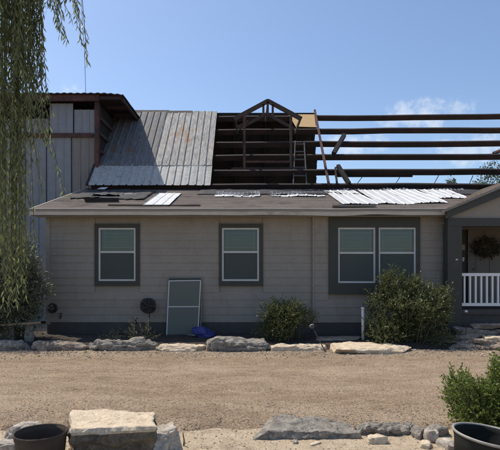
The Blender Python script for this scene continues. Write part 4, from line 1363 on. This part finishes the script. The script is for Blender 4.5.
# corrugated roof sheet, its right corner bent down
mb = MB()
vs = []
nx, ny = 170, 10
for j in range(ny + 1):
    for i in range(nx + 1):
        x = -10.1 + (6.12) * i / nx
        y = MY - .30 + 4.9 * j / ny
        t = max(0, (x + 4.95) / .97)
        vs.append((x, y, 7.19 + .012 * math.sin(x * 2 * math.pi / .21) - .05 * t ** 2 + .012 * fbm((x, y, 0), 1) + .01 * (y - MY)))
mb.add(vs, [(j * (nx + 1) + i, j * (nx + 1) + i + 1, (j + 1) * (nx + 1) + i + 1, (j + 1) * (nx + 1) + i) for j in range(ny) for i in range(nx)])
o = obj('roof_sheet', mb, 'steel', mbd)
md = o.modifiers.new('thickness', 'SOLIDIFY'); md.thickness = .03; md.offset = -1
mb = MB(); mb.box(-4.10, -4.02, MY - .13, MY + 2.3, 7.0, 7.09); obj('edge_beam', mb, 'steel', mbd)
for yy in (MY + .6, MY + 1.4, MY + 2.2):
    mb = MB(); mb.box(-4.75, -4.11, yy, yy + .07, 6.98, 7.09); obj('outrigger', mb, 'steel', mbd)
mb = MB(); mb.tube([(-5.18, MY - .2, 7.15), (-5.22, MY - .2, 8.5), (-5.34, MY - .25, 10.6)], [.007, .007, .006], 6)
obj('wire', mb, 'steel', label='thin dark wire rising from the roof edge of the metal building', cat='wire')

# ------------------------------------------------------------------ things by the wall
def leaning(name, xb0, xb1, xt0, xt1, yb, yt, zb, zt, meshmat, framemat, label):
    t = thing(name, ((xb0 + xb1) / 2, yb, zb), label, 'window screen', 'window screens leaning on the wall')
    a, b, c, d = Vector((xb0, yb, zb)), Vector((xb1, yb, zb)), Vector((xt1, yt, zt)), Vector((xt0, yt, zt - .01))
    n_ = (b - a).cross(d - a).normalized()
    for p, q in ((a, d), (b, c), (a, b), (d, c), (a.lerp(d, .52), b.lerp(c, .52))):
        mb = MB(); mb.beam(p, q, .024, .02, n_); obj('frame_bar', mb, framemat, t)
    mb = MB(); o = n_ * .002; mb.hexa([a - o, b - o, c - o, d - o, a + o, b + o, c + o, d + o]); obj('mesh', mb, meshmat, t)


leaning('window_screen', -1.98, -1.24, -1.95, -1.19, 11.53, 11.70, .07, 1.37, 'screen_green', 'vinyl', 'pale-framed window screen leaning foremost on the siding')
leaning('window_screen', -1.99, -1.18, -1.97, -1.17, 11.585, 11.745, .07, 1.45, 'screen', 'grey_wood', 'dull grey window screen leaning behind the pale-framed one')
# blue tarp bundle
rnd = random.Random(5)
bm = bmesh.new()
bmesh.ops.create_icosphere(bm, subdivisions=4, radius=1)
mb = MB()
bm.verts.index_update()
vs = []
for v in bm.verts:
    p = v.co
    k = 1 + .28 * fbm(p + Vector((3, 1, 2)), 1.5) - .38 * abs(fbm(p + Vector((1, 5, 2)), 2.2)) + .12 * abs(fbm(p, 6))
    vs.append((-1.08 + p.x * .29 * k, 11.25 + p.y * .2 * k, .06 + max(-.05, (p.z * .13 + .06 - .06 * p.x) * k + .03)))
mb.add(vs, [[v.index for v in f.verts] for f in bm.faces])
bm.free()
obj('tarp_bundle', mb, 'blue', None, True, 'crumpled dark blue tarp bundle at the foot of the window screens', 'tarp')
# hose hanger on a stake
hh = thing('hose_hanger', (-2.43, 11.6, .05), 'dark round hose hanger on a short stake beside the window screens', 'hose hanger')
mb = MB(); mb.tube([(-2.41, 11.62, .02), (-2.41, 11.62, .75)], .013, 8); mb.tube([(-2.55, 11.6, .10), (-2.41, 11.62, .16), (-2.28, 11.6, .10)], .01, 6); obj('stake', mb, 'hose', hh)
for k in range(5):
    r_ = .065 + .028 * k
    mb = MB()
    mb.tube([(-2.43 + r_ * math.copysign(abs(math.cos(a * .2618)) ** .85, math.cos(a * .2618)), 11.57 - .01 * (k % 2) + .012 * math.sin(a * 1.1 + k), .77 + r_ * .98 * math.copysign(abs(math.sin(a * .2618)) ** .85, math.sin(a * .2618))) for a in range(24)], .016, 6, closed=True)
    obj('hose_coil', mb, 'hose', hh, True)
mb = MB(); mb.lathe([(.0, .0), (.16, .0), (.165, .02), (0, .025)], (-2.43, 11.61, .77), 24, Matrix.Rotation(R(90), 3, 'X')); obj('back_plate', mb, 'hose', hh, True)
for k in range(5):
    a = k * 1.257
    mb = MB(); mb.beam((-2.43, 11.54, .77), (-2.43 + .16 * math.cos(a), 11.54, .77 + .16 * math.sin(a)), .02, .012, (0, 1, 0)); obj('spoke', mb, 'hose', hh)
fa = thing('faucet_post', (-2.70, 11.5, .05), 'small dark faucet post left of the hose hanger', 'faucet')
mb = MB(); mb.tube([(-2.70, 11.5, 0), (-2.70, 11.5, .42)], .02, 8); obj('pipe', mb, 'hose', fa, True)
mb = MB(); mb.tube([(-2.70, 11.5, .40), (-2.70, 11.42, .44), (-2.70, 11.38, .38)], .018, 8); obj('spout', mb, 'hose', fa, True)
mb = MB(); mb.beam((-2.76, 11.5, .47), (-2.64, 11.5, .47), .025, .02); obj('handle', mb, 'hose', fa)
# path light, leaning
pl = thing('path_light', (1.49, 9.58, 0), 'leaning path light with small white cap before the round bush', 'path light')
A, B = Vector((1.50, 9.52, -.02)), Vector((1.28, 9.88, .44))
mb = MB(); mb.tube([A, B], .011, 7); obj('stake', mb, 'hose', pl)
ax = (B - A).normalized()
q = ax.to_track_quat('Z', 'Y').to_matrix()
mb = MB(); mb.lathe([(.0, 0), (.035, .0), (.045, .05), (.0, .05)], B, 14, q); obj('lens', mb, 'alu', pl, True)
mb = MB(); mb.lathe([(.0, .051), (.052, .051), (.045, .065), (.015, .075), (0, .075)], B, 16, q); obj('cap', mb, 'pvc', pl, True)
mb = MB(); mb.tube([(2.50, 10.72, 0), (2.49, 10.70, .79)], .035, 12); mb.tube([(2.49, 10.70, .76), (2.49, 10.70, .80)], .042, 12); obj('pvc_pipe', mb, 'pvc', None, True, 'upright white plastic pipe at the left side of the big shrub', 'pipe')
# board on blocks
mb = MB(); mb.hexa([(-5.5, 10.45, .40), (-4.72, 10.40, .45), (-4.58, 10.62, .45), (-5.4, 10.72, .40), (-5.5, 10.45, .45), (-4.72, 10.40, .50), (-4.58, 10.62, .50), (-5.4, 10.72, .45)])
obj('board', mb, 'wood', label='weathered brown board lying flat on stones under the tall shrub', cat='board')
rock('stone', (-5.25, 10.62, .02), (.22, .16, .40), 'grey_rock', 91, 'dark stone propping the left end of the weathered board', 'stone', .2, 7, .08, .45, 3)
rock('stone', (-4.80, 10.54, .02), (.18, .14, .44), 'grey_rock', 92, 'dark stone propping the right end of the weathered board', 'stone', -.2, 7, .08, .45, 3)
sl = thing('solar_light', (4.70, 10.55, .02), 'tiny white-capped solar light at the corner below the porch railing', 'path light')
mb = MB(); mb.tube([(4.70, 10.55, .02), (4.70, 10.55, .70)], .008, 6); obj('stake', mb, 'hose', sl)
mb = MB(); mb.lathe([(0, 0), (.03, 0), (.035, .03), (.02, .045), (0, .05)], (4.70, 10.55, .70), 12); obj('cap', mb, 'pvc', sl, True)
